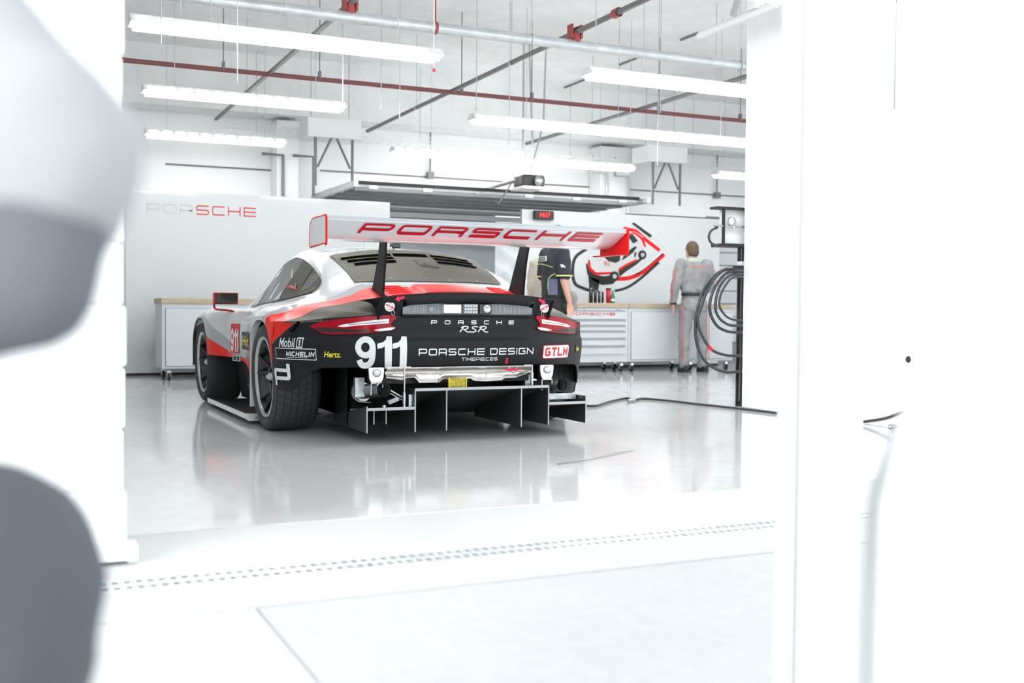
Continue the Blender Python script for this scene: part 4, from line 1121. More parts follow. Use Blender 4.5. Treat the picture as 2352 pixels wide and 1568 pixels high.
# class plate
pl = rnd([(0, 0), (3.4, 0), (3.4, 1), (0, 1)], .18, True)
decal('class_plate', [pl], 3.4, (.545, .834, .506, .597), bfn(.003), 'decal_red', car, dice=.022)
decal('class_plate_field', [pl], 3.4, (.551, .828, .510, .593), bfn(.0045), 'decal_white', car, dice=.022)
P_, W = wide_text('GTLM', t=.24, w=.85, gap=.16, r=.3); decal('lettering', P_, W, (.565, .815, .522, .582), bfn(.006), 'decal_red', car, dice=.022)
decal('sponsor_patch', [[(0, 0), (1, 0), (1, 1), (0, 1)]], 1, (.965, 1.03, .535, .59), bfn(.004), 'decal_black', car)
P_, W = font_polys('Hertz', .02); decal('lettering', P_, W, (.97, 1.025, .548, .578), bfn(.0055), 'decal_yellow', car)
# ---- lettering on the left flank
def sfn(off): return lambda v, w: (-(side_u(v, w) + off), v, w)
def flank_decal(name, polys, W, box, m, off):
    decal(name, polys, W, box, sfn(off), m, car, dice=.04)
sq = [[(i / 4, 0), ((i + 1) / 4, 0), ((i + 1) / 4, 1), (i / 4, 1)] for i in range(4)]
flank_decal('number_field', sq, 1, (1.67, 1.47, .462, .70), 'decal_red', .004)
P_, W = number_911(); flank_decal('race_number', P_, W, (1.655, 1.485, .475, .66), 'decal_white', .006)
flank_decal('sponsor_patch', sq, 1, (1.40, 1.02, .50, .64), 'decal_black', .004)
P_, W = font_polys('Hertz', .014); flank_decal('lettering', P_, W, (1.37, 1.04, .53, .61), 'decal_yellow', .006)
flank_decal('small_plate', sq, 1, (1.62, 1.44, .40, .445), 'decal_white', .004)
flank_decal('small_mark', sq, 1, (1.60, 1.54, .405, .44), 'decal_black', .006)
flank_decal('small_mark', sq, 1, (1.52, 1.46, .405, .44), 'decal_black', .006)
# ---- rear wing
prof = [(-1.13, 1.348), (-1.09, 1.328), (-1.04, 1.305), (-.98, 1.277), (-.92, 1.257), (-.86, 1.247), (-.81, 1.250), (-.785, 1.262), (-.79, 1.278), (-.84, 1.292), (-.92, 1.308), (-1.02, 1.330), (-1.13, 1.354)]
NU = 3
mb = MB(); rows = []
for i in range(NU):
    u = -1.02 + 2.04 * i / (NU - 1); rows.append([(u, v, w) for v, w in smooth(prof + [prof[0]], 3)])
mb.grid(rows); mb.build('wing_plane', 'white_paint', car)
MB().box((-1.02, -1.136, 1.345), (1.02, -1.130, 1.376)).build('gurney_flap', 'grey_paint', car)
for sg in (-1, 1):
    ep = MB(); ep.prism(rnd([(-1.15, 1.205), (-1.15, 1.378), (-.86, 1.378), (-.80, 1.345), (-.79, 1.205)], .02, True), lambda v, w, k: (sg * (1.022 + k), v, w), .008)
    ep.build('wing_endplate', 'white_paint' if sg < 0 else 'red_paint', car)['label'] = 'white endplate' if sg < 0 else 'red endplate'
    rim = [(-1.15, 1.205), (-1.15, 1.378), (-.86, 1.378), (-.80, 1.345), (-.79, 1.205)]
    MB().tube([(sg * 1.026, v, w) for v, w in rnd(rim, .02, True)] + [(sg * 1.026, -1.15, 1.215)], .0065, 6).build('endplate_trim', 'red_paint', car)
    if sg > 0: MB().prism([(-1.15, 1.20), (-.79, 1.20), (-.79, 1.206), (-1.15, 1.206)], lambda v, w, k: (sg * (1.022 - k), v, w), .06).build('endplate_foot', 'red_paint', car)
    # struts: tapered blades
    sb = MB()
    zs = [(.88, -.665, -.37), (.92, -.66, -.39), (1.0, -.67, -.45), (1.15, -.70, -.535), (1.285, -.735, -.60)]
    rows = []
    for z, va, vb_ in zs: rows.append([(sg * (.502 + .006 * (z > 1.2)) + dx, v, z) for v, dx in ((va, 0), (va + .02, -.007), (vb_, -.006), (vb_ + .02, 0), (vb_, .006), (va + .02, .007), (va, 0))])
    sb.grid(rows, sm=False); sb.build('wing_strut', 'satin_black', car)
# wing lettering follows the underside
und = [(-1.125, 1.345), (-1.09, 1.328), (-1.04, 1.305), (-.98, 1.277), (-.92, 1.257), (-.86, 1.247)]
def wfn(x, y):
    t = y; k = t * 4; P = smooth(und[::-1], 6); i = min(len(P) - 2, int(t * (len(P) - 1))); f = t * (len(P) - 1) - i
    v = P[i][0] + (P[i + 1][0] - P[i][0]) * f; w = P[i][1] + (P[i + 1][1] - P[i][1]) * f
    return (x, v - .003, w - .004)
q, W = wide_text('PORSCHE', t=.235, w=2.35, gap=.45, r=.25, slant=.22)
qq = []
for p in q:      # split each piece in height so it follows the curve
    ys = [y for x, y in p]
    qq.append(p)
decal('lettering', qq, W + .2, (-.80, .855, .50, .955), wfn, 'decal_red', car, dice=.03)
# ---- mirrors
for sg in (-1, 1):
    mh = MB().box((sg * 1.135 if sg > 0 else -1.135, 1.74, .858), (sg * .94, 1.83, .955)).build('mirror_housing', 'red_dark', car, bevel=.012)
    MB().box((sg * 1.122, 1.733, .866), (sg * .948, 1.742, .948)).build('mirror_glass', 'glass_dark', mh, bevel=.004)
    MB().tube(rnd([(sg * 1.128, 1.79, .865), (sg * 1.128, 1.79, .815), (sg * .99, 1.77, .805), (sg * .93, 1.70, .765)], .03), .009, 8).build('mirror_arm', 'red_dark', mh)
# ---- wheels
def tyre_mat():
    m = mat('tyre_tread', (.034, .035, .036), .62); nt = m.node_tree; b = nt.nodes['Principled BSDF']
    tc = nt.nodes.new('ShaderNodeTexCoord'); sp = nt.nodes.new('ShaderNodeSeparateXYZ'); nt.links.new(tc.outputs['Object'], sp.inputs[0])
    def mth(op, a, b_=None, c=None):
        n = nt.nodes.new('ShaderNodeMath'); n.operation = op
        for i, x in enumerate((a, b_, c)):
            if x is None: continue
            if hasattr(x, 'is_output'): nt.links.new(x, n.inputs[i])
            else: n.inputs[i].default_value = x
        return n.outputs[0]
    ang = mth('ARCTAN2', sp.outputs[2], sp.outputs[1])
    x = sp.outputs[0]
    # circumferential grooves every 46 mm, cross grooves bent in a shallow V
    fx = mth('ABSOLUTE', mth('SUBTRACT', mth('FRACT', mth('MULTIPLY', x, 21.7)), .5))
    gx = mth('GREATER_THAN', fx, .44)
    bend = mth('MULTIPLY', mth('ABSOLUTE', x), 1.1)
    fa = mth('ABSOLUTE', mth('SUBTRACT', mth('FRACT', mth('MULTIPLY_ADD', mth('ADD', ang, bend), 44 / (2 * math.pi), 20)), .5))
    ga = mth('GREATER_THAN', fa, .455)
    rr = mth('GREATER_THAN', mth('SQRT', mth('ADD', mth('POWER', sp.outputs[1], 2), mth('POWER', sp.outputs[2], 2))), .335)
    g_ = mth('MULTIPLY', mth('MAXIMUM', gx, ga), rr)
    inv = mth('SUBTRACT', 1, g_)
    bp_ = nt.nodes.new('ShaderNodeBump'); bp_.inputs['Strength'].default_value = 1; bp_.inputs['Distance'].default_value = .008
    nt.links.new(inv, bp_.inputs['Height']); nt.links.new(bp_.outputs[0], b.inputs['Normal'])
    mx = nt.nodes.new('ShaderNodeMix'); mx.data_type = 'RGBA'; nt.links.new(g_, mx.inputs[0]); mx.inputs[6].default_value = (.040, .041, .042, 1); mx.inputs[7].default_value = (.008, .008, .008, 1)
    nt.links.new(mx.outputs[2], b.inputs['Base Color']); return m
M['tyre_tread'] = tyre_mat()
def wheel(v, R, width, u_out, sg, tread, rr, camber=0):
    """tyre with its rim; local x outward"""
    w2 = width / 2
    prof = [(-w2 + .03, rr), (-w2 + .005, rr + .03), (-w2, (R + rr) / 2), (-w2 + .012, R - .02), (-w2 + .035, R - .004), (-w2 * .5, R), (0, R + .001), (w2 * .5, R), (w2 - .035, R - .004), (w2 - .012, R - .02), (w2, (R + rr) / 2), (w2 - .005, rr + .03), (w2 - .03, rr)]
    prof = [(sg * a, b) for a, b in prof]
    ty = MB().lathe(prof, 96).build('tyre', tread, car, loc=(sg * (u_out - w2), v, R), rot=(0, sg * math.radians(camber), 0))
    rim = MB().lathe([(sg * (w2 - .028), rr + .004), (sg * (w2 - .012), rr + .003), (sg * (w2 - .012), rr - .012), (sg * (w2 - .03), rr - .016)], 64)
    rim.build('rim_lip', 'rim_edge', ty)
    bl = MB().lathe([(sg * (w2 - .03), rr - .014), (sg * (w2 - .06), rr - .03), (sg * -.02, rr - .035), (sg * -.02, .05), (sg * -.02, 0)], 64)
    bl.build('rim_barrel', 'rim_dark', ty)
    sp = MB()
    for k_ in range(5):
        for dlt in (-.16, .16):
            a0 = 2 * math.pi * k_ / 5 + .3; a1 = a0 + dlt * 1.6
            p0 = Vector((sg * (w2 - .075), .05 * math.cos(a0 + dlt), .05 * math.sin(a0 + dlt)))
            p1 = Vector((sg * (w2 - .085), .15 * math.cos(a0 + dlt * .9), .15 * math.sin(a0 + dlt * .9)))
            p2 = Vector((sg * (w2 - .035), (rr - .02) * math.cos(a1), (rr - .02) * math.sin(a1)))
            sp.tube([p0, p1, p2], [.016, .012, .014], 6)
    sp.build('spokes', 'rim_dark', ty)
    MB().lathe([(sg * (w2 - .11), .032), (sg * (w2 - .06), .032), (sg * (w2 - .045), .022), (sg * (w2 - .03), .010), (sg * (w2 - .028), .0)], 12).build('hub_nut', 'rim_edge', ty)
    if sg < 0 and v < 1:
        P2, W2 = font_polys('BBS', .03)
        base = MB(); base.add([(sg * (w2 - .0285 + .0), 0, 0)] * 0, []) 
        def rfn(x, y):   # x runs along the angle, y radial
            a = math.radians(-118) + x; r = rr - .042 + y
            return (sg * (w2 - .034 + .0), r * math.cos(a) * 1.0, r * math.sin(a))
        mbp = MB(); rr2 = [[rfn(-.02 + .30 * i / 8, .001 + .030 * j) for j in range(2)] for i in range(9)]
        mbp.grid([[(p[0] - sg * .0 + sg * .004, p[1], p[2]) for p in r] for r in rr2]).build('rim_badge', 'decal_red', ty)
        mbl = MB()
        for p in P2: mbl.add([(lambda q_: (q_[0] + sg * .006, q_[1], q_[2]))(rfn(.0 + .26 * a_ / W2, .005 + .021 * b_)) for a_, b_ in p], [tuple(range(len(p)))])
        mbl.build('badge_lettering', 'decal_white', ty)
    return ty
for sg in (-1, 1):
    wheel(VR, .366, .325, 1.128, sg, 'tyre_tread', .272, 1.5)
    wheel(VF, .352, .31, 1.118, sg, 'rubber', .262, 1.0)
# ---- underbody: diffuser, fins, heat shield, exhausts
def ramp_w(v, w1): return .085 + (w1 - .085) * max(0, min(1, (-v - .05) / .95)) ** 1.0
def tray(u0, u1, w1, name, t=.012):
    rows = [[(u0, v, ramp_w(v, w1)), (u1, v, ramp_w(v, w1))] for v in (-1.0, -.8, -.6, -.4, -.2, -.05)]
    rows2 = [[(u0, v, ramp_w(v, w1) + t), (u1, v, ramp_w(v, w1) + t)] for v in (-1.0, -.8, -.6, -.4, -.2, -.05)]
    mb = MB().grid(rows, sm=False).grid(rows2, sm=False); mb.build(name, 'carbon', car)
    e = MB().box((u0, -1.004, w1 - .002), (u1, -.996, w1 + t + .003)).build(name + '_edge', 'carbon_edge', car); return e
tray(-.415, .518, .325, 'diffuser_tunnel')
tray(-.727, -.415, .212, 'diffuser_shelf'); tray(.518, .80, .212, 'diffuser_shelf')
for u, wt_, wb_, vf in ((-.727, .237, .075, -.30), (-.415, .335, .070, -.25), (-.205, .325, .070, -.25), (.319, .325, .073, -.25), (.518, .335, .078, -.25), (.80, .262, .080, -.35), (-.65, .215, .115, -.45), (-.57, .215, .115, -.45)):
    if u in (-.65, -.57): v_b = -.90
    else: v_b = -1.0
    f_ = MB(); f_.prism([(v_b, wb_), (v_b, wt_), (v_b + .12, max(ramp_w(v_b + .12, wt_), .1)), (vf, max(.1, ramp_w(vf, wt_))), (vf, wb_)], lambda v, w, k: (u - .003 + k, v, w), .006)
    fo = f_.build('diffuser_fin', 'carbon', car)
    MB().box((u - .0035, v_b - .004, wb_), (u + .0035, v_b, wt_)).build('fin_edge', 'carbon_edge', fo)
for q_ in (((-.42, -.98, .212), (-.408, -.75, .335)), ((.512, -.98, .212), (.524, -.75, .335)), ((.79, -.98, .212), (.802, -.6, .262))): MB().box(*q_).build('diffuser_wall', 'carbon', car)
MB().box((-.445, -.97, .225), (-.422, -.955, .30)).build('foil_patch', 'zinc', car); MB().box((.53, -.9, .235), (.78, -.895, .275)).build('foil_patch', 'zinc', car)
MB().add([(-.735, -.62, .08), (-.735, -.62, .46), (-.66, -.1, .46), (-.66, -.1, .08)], [(0, 1, 2, 3)]).build('side_sheet', 'carbon', car)
# heat shield: pressed plate with ribs
hs = MB(); rows = []
hb = [(-.56, .40), (-.45, .385), (-.42, .40), (-.36, .40), (-.35, .365), (-.20, .365), (-.18, .385), (-.10, .385), (.02, .385), (.04, .37), (.14, .365), (.24, .37), (.26, .385), (.34, .385), (.42, .41), (.46, .415)]
for i in range(61):
    u = -.56 + 1.02 * i / 60; b = lerp_poly(hb, u)
    rib = .016 * (math.exp(-((u + .22) / .016) ** 2) + math.exp(-((u - .10) / .016) ** 2))
    rows.append([(u, -.87 - rib, b), (u, -.87 - rib, b + .02), (u, -.875 - rib, .412), (u, -.845 - rib * .8, .425), (u, -.845 - rib * .8, .438), (u, -.88 - rib * .5, .447), (u, -.88, .470)])
hs.grid(rows); hs.build('heat_shield', 'heat_shield', car)
MB().box((-.56, -.82, .36), (.46, -.76, .47)).build('engine_cradle', 'black', car)
for sg, uc in ((-1, -.648), (1, .535)):
    bk = MB(); bk.prism(rnd([(-.05, .47), (.05, .47), (.045, .405), (.03, .375), (-.03, .375), (-.045, .405)], .01, True), lambda x, w, k: (uc + x, -.93 - k, w), .012)
    bko = bk.build('mount_bracket', 'silver_metal', car)
    MB().lathe([(-.004, .024), (-.012, .024), (-.014, .014), (-.014, 0)], 14, axis='y', c=(uc, -.942, .437)).build('mount_bolt', 'steel', bko)
    MB().tube([(uc - .03, -.93, .30), (uc - .03, -.93, .372), (uc + .045, -.93, .372), (uc + .045, -.93, .345)], .005, 4).build('hook', 'silver_metal', car)
    MB().box((uc - .09, -.80, .28), (uc - .03, -.76, .40)).build('cradle_plate', 'zinc', car)
for sg, p0, p1, p2, r in ((-1, (-.618, -.995, .337), (-.640, -.80, .318), (-.655, -.62, .295), .046), (1, (.625, -.985, .337), (.60, -.80, .322), (.56, -.60, .30), .040)):
    ex = MB().tube([p0, p1, p2], r, 24, caps=False); ex.tube([p0, (p1[0], p1[1], p1[2])], r - .004, 24, caps=False)
    eo = ex.build('exhaust_pipe', 'burnt', car)
    c0 = Vector(p0); d = (c0 - Vector(p1)).normalized()
    MB().tube([c0 + d * .002, c0 - d * .006], r + .002, 24, caps=False).tube([c0 + d * .003, c0 - d * .004], r - .004, 24, caps=False).build('exhaust_rim', 'steel', eo)
    c2 = Vector(p1) * .3 + Vector(p2) * .7; d2 = (Vector(p1) - Vector(p2)).normalized()
    MB().tube([c2, c2 + d2 * .014], r + .013, 24).tube([c2 - d2 * .03, c2 - d2 * .015], r + .02, 24).build('exhaust_clamp', 'silver_metal', eo)
    MB().cyl(c2 + Vector((0, 0, -r - .02)), c2 + Vector((.05, -.02, -r - .022)), .006, n=6).build('clamp_bolt', 'steel', eo)
for u, z0 in ((-.468, .225), (.42, .335)):
    MB().cyl((u, -.95, z0), (u, -.95, .47), .006, n=8).cyl((u, -.95, z0), (u, -.95, z0 + .09), .011, n=8).build('stay_rod', 'steel', car)
MB().cyl((-.56, -.90, .335), (-.47, -.92, .28), .006, n=6).cyl((-.56, -.90, .315), (-.47, -.92, .262), .004, n=6).build('brace_rod', 'steel', car)
MB().obox((-.535, -.93, .262), (.07, .03, .026), (0, -.35, 0)).build('clip_block', 'grey_paint', car, bevel=.004)
MB().lathe([(0, .014), (.012, .012), (.016, .006), (.016, 0)], 8, axis='z', c=(-.60, -.95, .225)).lathe([(0, .01), (.014, .008), (.014, 0)], 8, axis='z', c=(-.475, -.97, .225)).build('tray_nut', 'steel', car)
MB().box((-.170, -.965, .335), (-.058, -.95, .398)).build('foil_pad', 'gold_foil', car)['label'] = 'gold foil covered pad'
MB().box((-.175, -.97, .335), (-.170, -.95, .40)).box((-.058, -.97, .335), (-.053, -.95, .40)).build('pad_rail', 'decal_yellow', car)
ts = MB(); ts.prism([(.20, .448), (.27, .452), (.33, .449), (.32, .440), (.27, .437), (.24, .436)], lambda x, w, k: (x, -.955 - k, w), .01)
ts.build('tow_strap', 'decal_pink', car)['label'] = 'bright red tow strap'
MB().tube([(.26, -.93, .46), (.262, -.95, .435), (.285, -.955, .425), (.308, -.95, .435), (.31, -.93, .46)], .007, 6).build('tow_eye', 'steel', car)
# rear skirts hanging behind the wheels on the far side
MB().prism([(-.30, .40), (-.20, .40), (-.21, .235), (-.24, .225)], lambda v, w, k: (1.125 + k, v, w), .008).build('wheel_skirt', 'satin_black', car)
# ---------------------------------------------------------------- workbenches
def caster(x, y, par, z=.115):
    r = .045
    MB().box((x - .02, y - .035, z - .03), (x + .02, y + .02, z)).box((x - .022, y - .03, .035), (x - .018, y + .015, z - .02)).box((x + .018, y - .03, .035), (x + .022, y + .015, z - .02)).build('caster_fork', 'silver_metal', par)
    MB().lathe([(-.015, .0), (-.015, r - .004), (-.01, r), (.01, r), (.015, r - .004), (.015, 0)], 18, axis='x', c=(x, y - .015, r)).build('caster_wheel', 'black', par)
CZ0, CZ1, CT = .135, .862, .925
YF = 12.72; YBK = 13.32
def cabinet(x0, x1, label, drawers=0, y=YF, group=None, door=True):
    t = thing('workshop_cabinet', label, 'cabinet', ((x0 + x1) / 2, y, 0), group='white wheeled workshop cabinets')
    o = ((x0 + x1) / 2, y)
    def L(a, b): return ((a[0] - o[0], a[1] - o[1], a[2]), (b[0] - o[0], b[1] - o[1], b[2]))
    MB().box(*L((x0, y, CZ0), (x1, YBK, CZ1))).build('carcass', 'cabinet', t, bevel=.003)
    if drawers:
        hs_ = [.128, .076, .076, .098, .102, .115][:drawers]; z = CZ1 - .030
        for hgt in hs_:
            d = MB().box(*L((x0 + .03, y - .018, z - hgt + .006), (x1 - .05, y, z - .022))).build('drawer', 'cabinet', t, bevel=.002)
            MB().box(*L((x0 + .03, y - .022, z - .024), (x1 - .05, y - .002, z - .004))).build('drawer_handle', 'shutter', d)
            z -= hgt
        MB().lathe([(-.004, .011), (.0, .011), (.0, 0)], 12, axis='y', c=((x0 + x1) / 2 - o[0] - .1, -.003, CZ1 - .028)).build('lock', 'shutter', t)
        MB().box(*L((x1 - .20, y - .003, CZ1 - .032), (x1 - .12, y, CZ1 - .022))).build('maker_plate', 'cabinet_dark', t)
    else:
        MB().box(*L((x0 + .04, y - .016, CZ0 + .03), (x1 - .03, y, CZ1 - .05))).build('door', 'cabinet', t, bevel=.002)
        MB().box(*L((x0 + .034, y - .004, CZ0 + .024), (x1 - .024, y + .001, CZ1 - .044))).build('door_gap', 'cabinet_dark', t)
    for xx in (x0 + .08, x1 - .08):
        for yy in (y + .06, YBK - .08): caster(xx - o[0], yy - o[1], t)
    return t
def worktop(x0, x1, label, y=YF):
    b = MB().box((x0, y - .015, CZ1 + .002), (x1, YBK + .02, CT)).build('worktop', 'wood_top', bevel=.004)
    return tag(b, label, 'worktop', 'wooden bench tops')
xL = at(372, 800, Y=YF).x
cabinet(xL, xL + 1.9, 'white door cabinet on casters at the left, half hidden by the parked car')
worktop(xL - .01, xL + 3.2, 'wooden worktop running along the left cabinets behind the car mirror')
cabinet(xL + 1.91, xL + 3.2, 'white cabinet on casters hidden behind the middle of the car')
xa, xb, xc, xe = at(1140, 800, Y=YF).x, at(1442, 800, Y=YF).x, at(1568, 800, Y=YF).x, at(1682, 800, Y=YF).x
dcab = cabinet(xb - 1.15, xb, 'white six-drawer cabinet with a red wide-letter name on its top drawer', drawers=6)
cabinet(xb + .006, at(1600, 800, Y=YF).x, 'white single-door cabinet right of the drawer unit')
cabinet(at(1601, 800, Y=YF).x, xe, 'white cabinet behind the man in the grey overalls')
cabinet(xb - 2.15, xb - 1.156, 'white cabinet mostly hidden behind the parked car, left of the drawer unit')
worktop(xb - 2.15, xb + .003, 'wooden worktop over the drawer cabinet, with bottles standing on it')
worktop(xb + .009, xe, 'wooden worktop over the right-hand door cabinets')
q, W = wide_text('PORSCHE', t=.21, w=1.75, gap=.42, r=.2)
A_, B_ = at(1412, 729, Y=YF - .02), at(1330, 718, Y=YF - .02)
wl = (at(1411, 724, Y=YF).x - at(1318, 724, Y=YF).x) / 6.1 * 7
x1 = at(1411, 724, Y=YF).x; 
decal('lettering', q, W, (x1 - wl - dcab.location.x, x1 - dcab.location.x, .762, .795), lambda x, y: (x, -.020, y), 'decal_red', dcab)
# things on the worktops
def bottle(name, label, x, y, prof, m, cap=None, lab=None, cat='bottle'):
    t = thing(name, label, cat, (x, y, CT))
    MB().lathe([(b, a) for a, b in prof], 20, axis='z').build('body', m, t)
    if lab: MB().lathe([(lab[0], lab[2]), (lab[1], lab[2])], 20, axis='z').build('paper_label', lab[3], t)
    if cap: MB().lathe([(cap[0], 0), (cap[0], cap[2]), (cap[1], cap[2]), (cap[1], 0)], 14, axis='z').build('cap', cap[3], t)
    return t
yb2 = 13.0
bottle('water_bottle', 'clear plastic water bottle with a blue paper band, standing behind the car wing strut', at(1217, 690, Y=yb2).x, yb2, [(0, 0), (.032, 0), (.034, .02), (.033, .10), (.034, .13), (.014, .165), (.013, .18)], 'bottle_clear', (.18, .20, .015, 'decal_white'), (.05, .10, .035, 'vinyl_pale'))
MB_ = bottle('green_bottle', 'green glass drink bottle beside the red tumbler', at(1407, 690, Y=yb2).x, yb2, [(0, 0), (.030, 0), (.032, .02), (.032, .085), (.014, .14), (.012, .175), (0, .176)], 'bottle_green', None, (.03, .06, .033, 'decal_white'))
tb = thing('travel_tumbler', 'tall red travel tumbler with black lid, left of the green bottle', 'tumbler', (at(1397, 690, Y=yb2).x, yb2, CT))
MB().lathe([(0, 0), (0, .030), (.185, .034), (.185, 0)], 20, axis='z').build('cup', 'tumbler_red', tb)
MB().lathe([(.185, 0), (.185, .036), (.205, .034), (.205, 0)], 20, axis='z').build('lid', 'black', tb)
for k_, (px_, top, r) in enumerate(((1357, 652, .028), (1367, 660, .022), (1376, 668, .018), (1384, 670, .016))):
    p0 = at(px_, 690, Y=13.1); zt_ = at(px_, top, Y=13.1).z
    t = MB().lathe([(0, 0), (0, r), (zt_ - CT, r), (zt_ - CT, 0)], 16, axis='z').build('canister', 'black_gloss', loc=(p0.x, 13.1, CT))
    tag(t, ('tallest black canister, leftmost in the row on the worktop', 'second tallest black canister in the row on the worktop', 'short black canister, third in the row on the worktop', 'shortest black canister, next to the red tumbler')[k_], 'canister', 'black canisters')
p = at(1222, 705, Y=12.9)
# digital clock
ck = at(1250, 494, Y=13.7); cw_ = at(1271, 494, Y=13.7).x - at(1228, 494, Y=13.7).x
cl = thing('digital_clock', 'black digital clock with glowing red digits on top of the right partition', 'clock', (ck.x, 13.72, ck.z))
MB().box((-cw_ / 2, -.03, -.062), (cw_ / 2, .045, .062)).build('case', 'black', cl, bevel=.005)
MB().box((-cw_ / 2 + .04, -.033, -.04), (cw_ / 2 - .03, -.029, .045)).build('display', 'display_dark', cl)
P_, W = font_polys('14:17', .004, .15); decal('digits', P_, W, (-.075, .085, -.028, .034), lambda x, y: (x, -.036, y), 'clock_red', cl)
# ---------------------------------------------------------------- hose stand at the right
hx, hy = 5.885, 7.86
st = thing('hose_stand', 'black steel boom stand with frame, gauge and valve block beside the white wall', 'stand', (0, 0, 0))
zt = at(1695, 566, Y=hy).z
MB().cyl((hx, hy, 0), (hx, hy, zt), .038, n=20).build('post', 'black_gloss', st)
MB().lathe([(-.018, .041), (.018, .041)], 20, axis='z', c=(hx, hy, at(1690, 605, Y=hy).z)).build('clamp_band', 'vinyl_pale', st)
fx0, fx1 = at(1645, 560, Y=hy).x, hx + .12; z0, z1 = at(1660, 562, Y=hy).z, at(1660, 482, Y=hy).z
fr = MB()
for x in (fx0 + .015, hx - .01): fr.box((x - .012, hy - .09, z0), (x + .012, hy - .07, z1))
fr.box((fx0, hy - .1, z0 - .02), (fx1, hy + .08, z0 + .008))
fr.box((fx0 - .06, hy - .1, z1), (fx1, hy + .02, z1 + .02))
fr.build('frame', 'black', st, bevel=.003)
MB().box((fx0 + .03, hy - .02, z0 + .01), (fx1, hy, z1)).build('back_plate', 'tarp_white', st)
g_ = at(1678, 508, Y=hy - .08)
MB().lathe([(-.03, 0), (-.03, .036), (.0, .038), (.006, .03), (.006, 0)], 24, axis='y', c=(g_.x, hy - .08, g_.z)).build('gauge', 'silver_metal', st)
v_ = at(1690, 520, Y=hy - .08)
MB().cyl((at(1640, 523, Y=hy - .08).x, hy - .08, v_.z), (hx + .08, hy - .08, v_.z), .010, n=10).cyl((v_.x - .02, hy - .08, v_.z - .03), (v_.x - .02, hy - .08, v_.z + .03), .012, n=8).cyl((g_.x, hy - .08, v_.z), (g_.x, hy - .08, g_.z), .008, n=8).build('valve_block', 'steel', st)
def loop(cx, cz, rx, rz, a0, a1, y, n=40): return [(cx + rx * math.cos(math.radians(a0 + (a1 - a0) * i / n)), y + .0 * i, cz + rz * math.sin(math.radians(a0 + (a1 - a0) * i / n))) for i in range(n + 1)]
def hpix(pts, y): return [tuple(at(a, b, Y=y)) for a, b in smooth(pts, 8)]
hoses = [([(1690, 612), (1668, 618), (1642, 632), (1614, 670), (1600, 720), (1598, 775), (1612, 820), (1640, 845), (1670, 855), (1692, 853)], .013, 'outermost black hose loop hanging down to the floor'),
 ([(1692, 618), (1660, 622), (1630, 655), (1612, 700), (1602, 735), (1612, 770), (1635, 803), (1665, 815), (1692, 817)], .013, 'black hose loop with a red sleeve on its lower side'),
 ([(1692, 622), (1664, 630), (1638, 668), (1630, 710), (1644, 745), (1668, 760), (1692, 763)], .013, 'middle black hose loop on the stand'),
 ([(1692, 628), (1670, 636), (1650, 664), (1643, 705), (1652, 730), (1672, 745), (1692, 748)], .012, 'inner black hose loop on the stand'),
 ([(1692, 634), (1676, 642), (1658, 670), (1652, 700), (1664, 722), (1678, 732), (1692, 735)], .010, 'innermost small black hose loop on the stand')]
for k_, (pts, r, lab) in enumerate(hoses):
    yy = hy - .07 - k_ * .028
    t = thing('air_hose', lab, 'hose', group='coiled hoses on the stand')
    P_ = hpix(pts, yy)
    P_[0] = (hx, hy - .045, P_[0][2]); P_[-1] = (hx, hy - .045, P_[-1][2])
    MB().tube(P_, r, 8).build('hose', 'hose', t)
    if k_ == 1:
        i = int(len(P_) * .70); MB().tube(P_[i:i + 4], r + .002, 8).build('sleeve', 'decal_red', t)
    if k_ == 0: MB().tube(P_[4:9], r + .003, 8).build('fitting', 'steel', t)
t = thing('air_hose', 'short black hose curving from the gauge back to the stand frame', 'hose', group='coiled hoses on the stand')
MB().tube([tuple(at(a, b, Y=hy - .09)) for a, b in smooth([(1648, 522), (1633, 530), (1628, 545), (1634, 558), (1650, 565)], 6)], .011, 8).build('hose', 'hose', t)
# dark things half seen behind the stand
# floor cables
cp = [(1330, 929), (1365, 932), (1400, 922), (1440, 914), (1452, 920), (1475, 915), (1530, 919), (1600, 927), (1700, 938), (1790, 949)]
P_ = [at(a, b, Z=.012) for a, b in smooth(cp, 8)]
cbl = tag(MB().tube(P_, .011, 8).build('floor_cable', 'hose'), 'long black cable snaking over the floor from the car to the white wall', 'cable')
c = at(1448, 919, Z=.02); MB().cyl((c.x - .03, c.y, .014), (c.x + .05, c.y + .01, .018), .015, n=8).build('plug', 'steel', cbl)
P_ = [at(a, b, X=5.80) for a, b in smooth([(1985, 968), (2030, 961), (2060, 951), (2095, 936)], 6)]
tag(MB().tube(P_, .011, 8).build('wall_cable', 'hose'), 'thick dark cable rising along the white wall at the right', 'cable')
P_ = [at(a, b, X=5.78) for a, b in smooth([(1985, 979), (2010, 983), (2040, 985), (2060, 980), (2075, 976)], 6)]
wc = tag(MB().tube(P_, .006, 6).build('wall_cable', 'hose'), 'thin dark cable with a knotted end lying under the thicker wall cable', 'cable')
for k_ in range(3):
    c = at(2045 + k_ * 6, 979, X=5.77); MB().tube([(c.x, c.y + .02 * math.cos(t_), c.z + .012 * math.sin(t_)) for t_ in [i * .7 for i in range(9)]], .003, 5).build('knot', 'hose', wc)
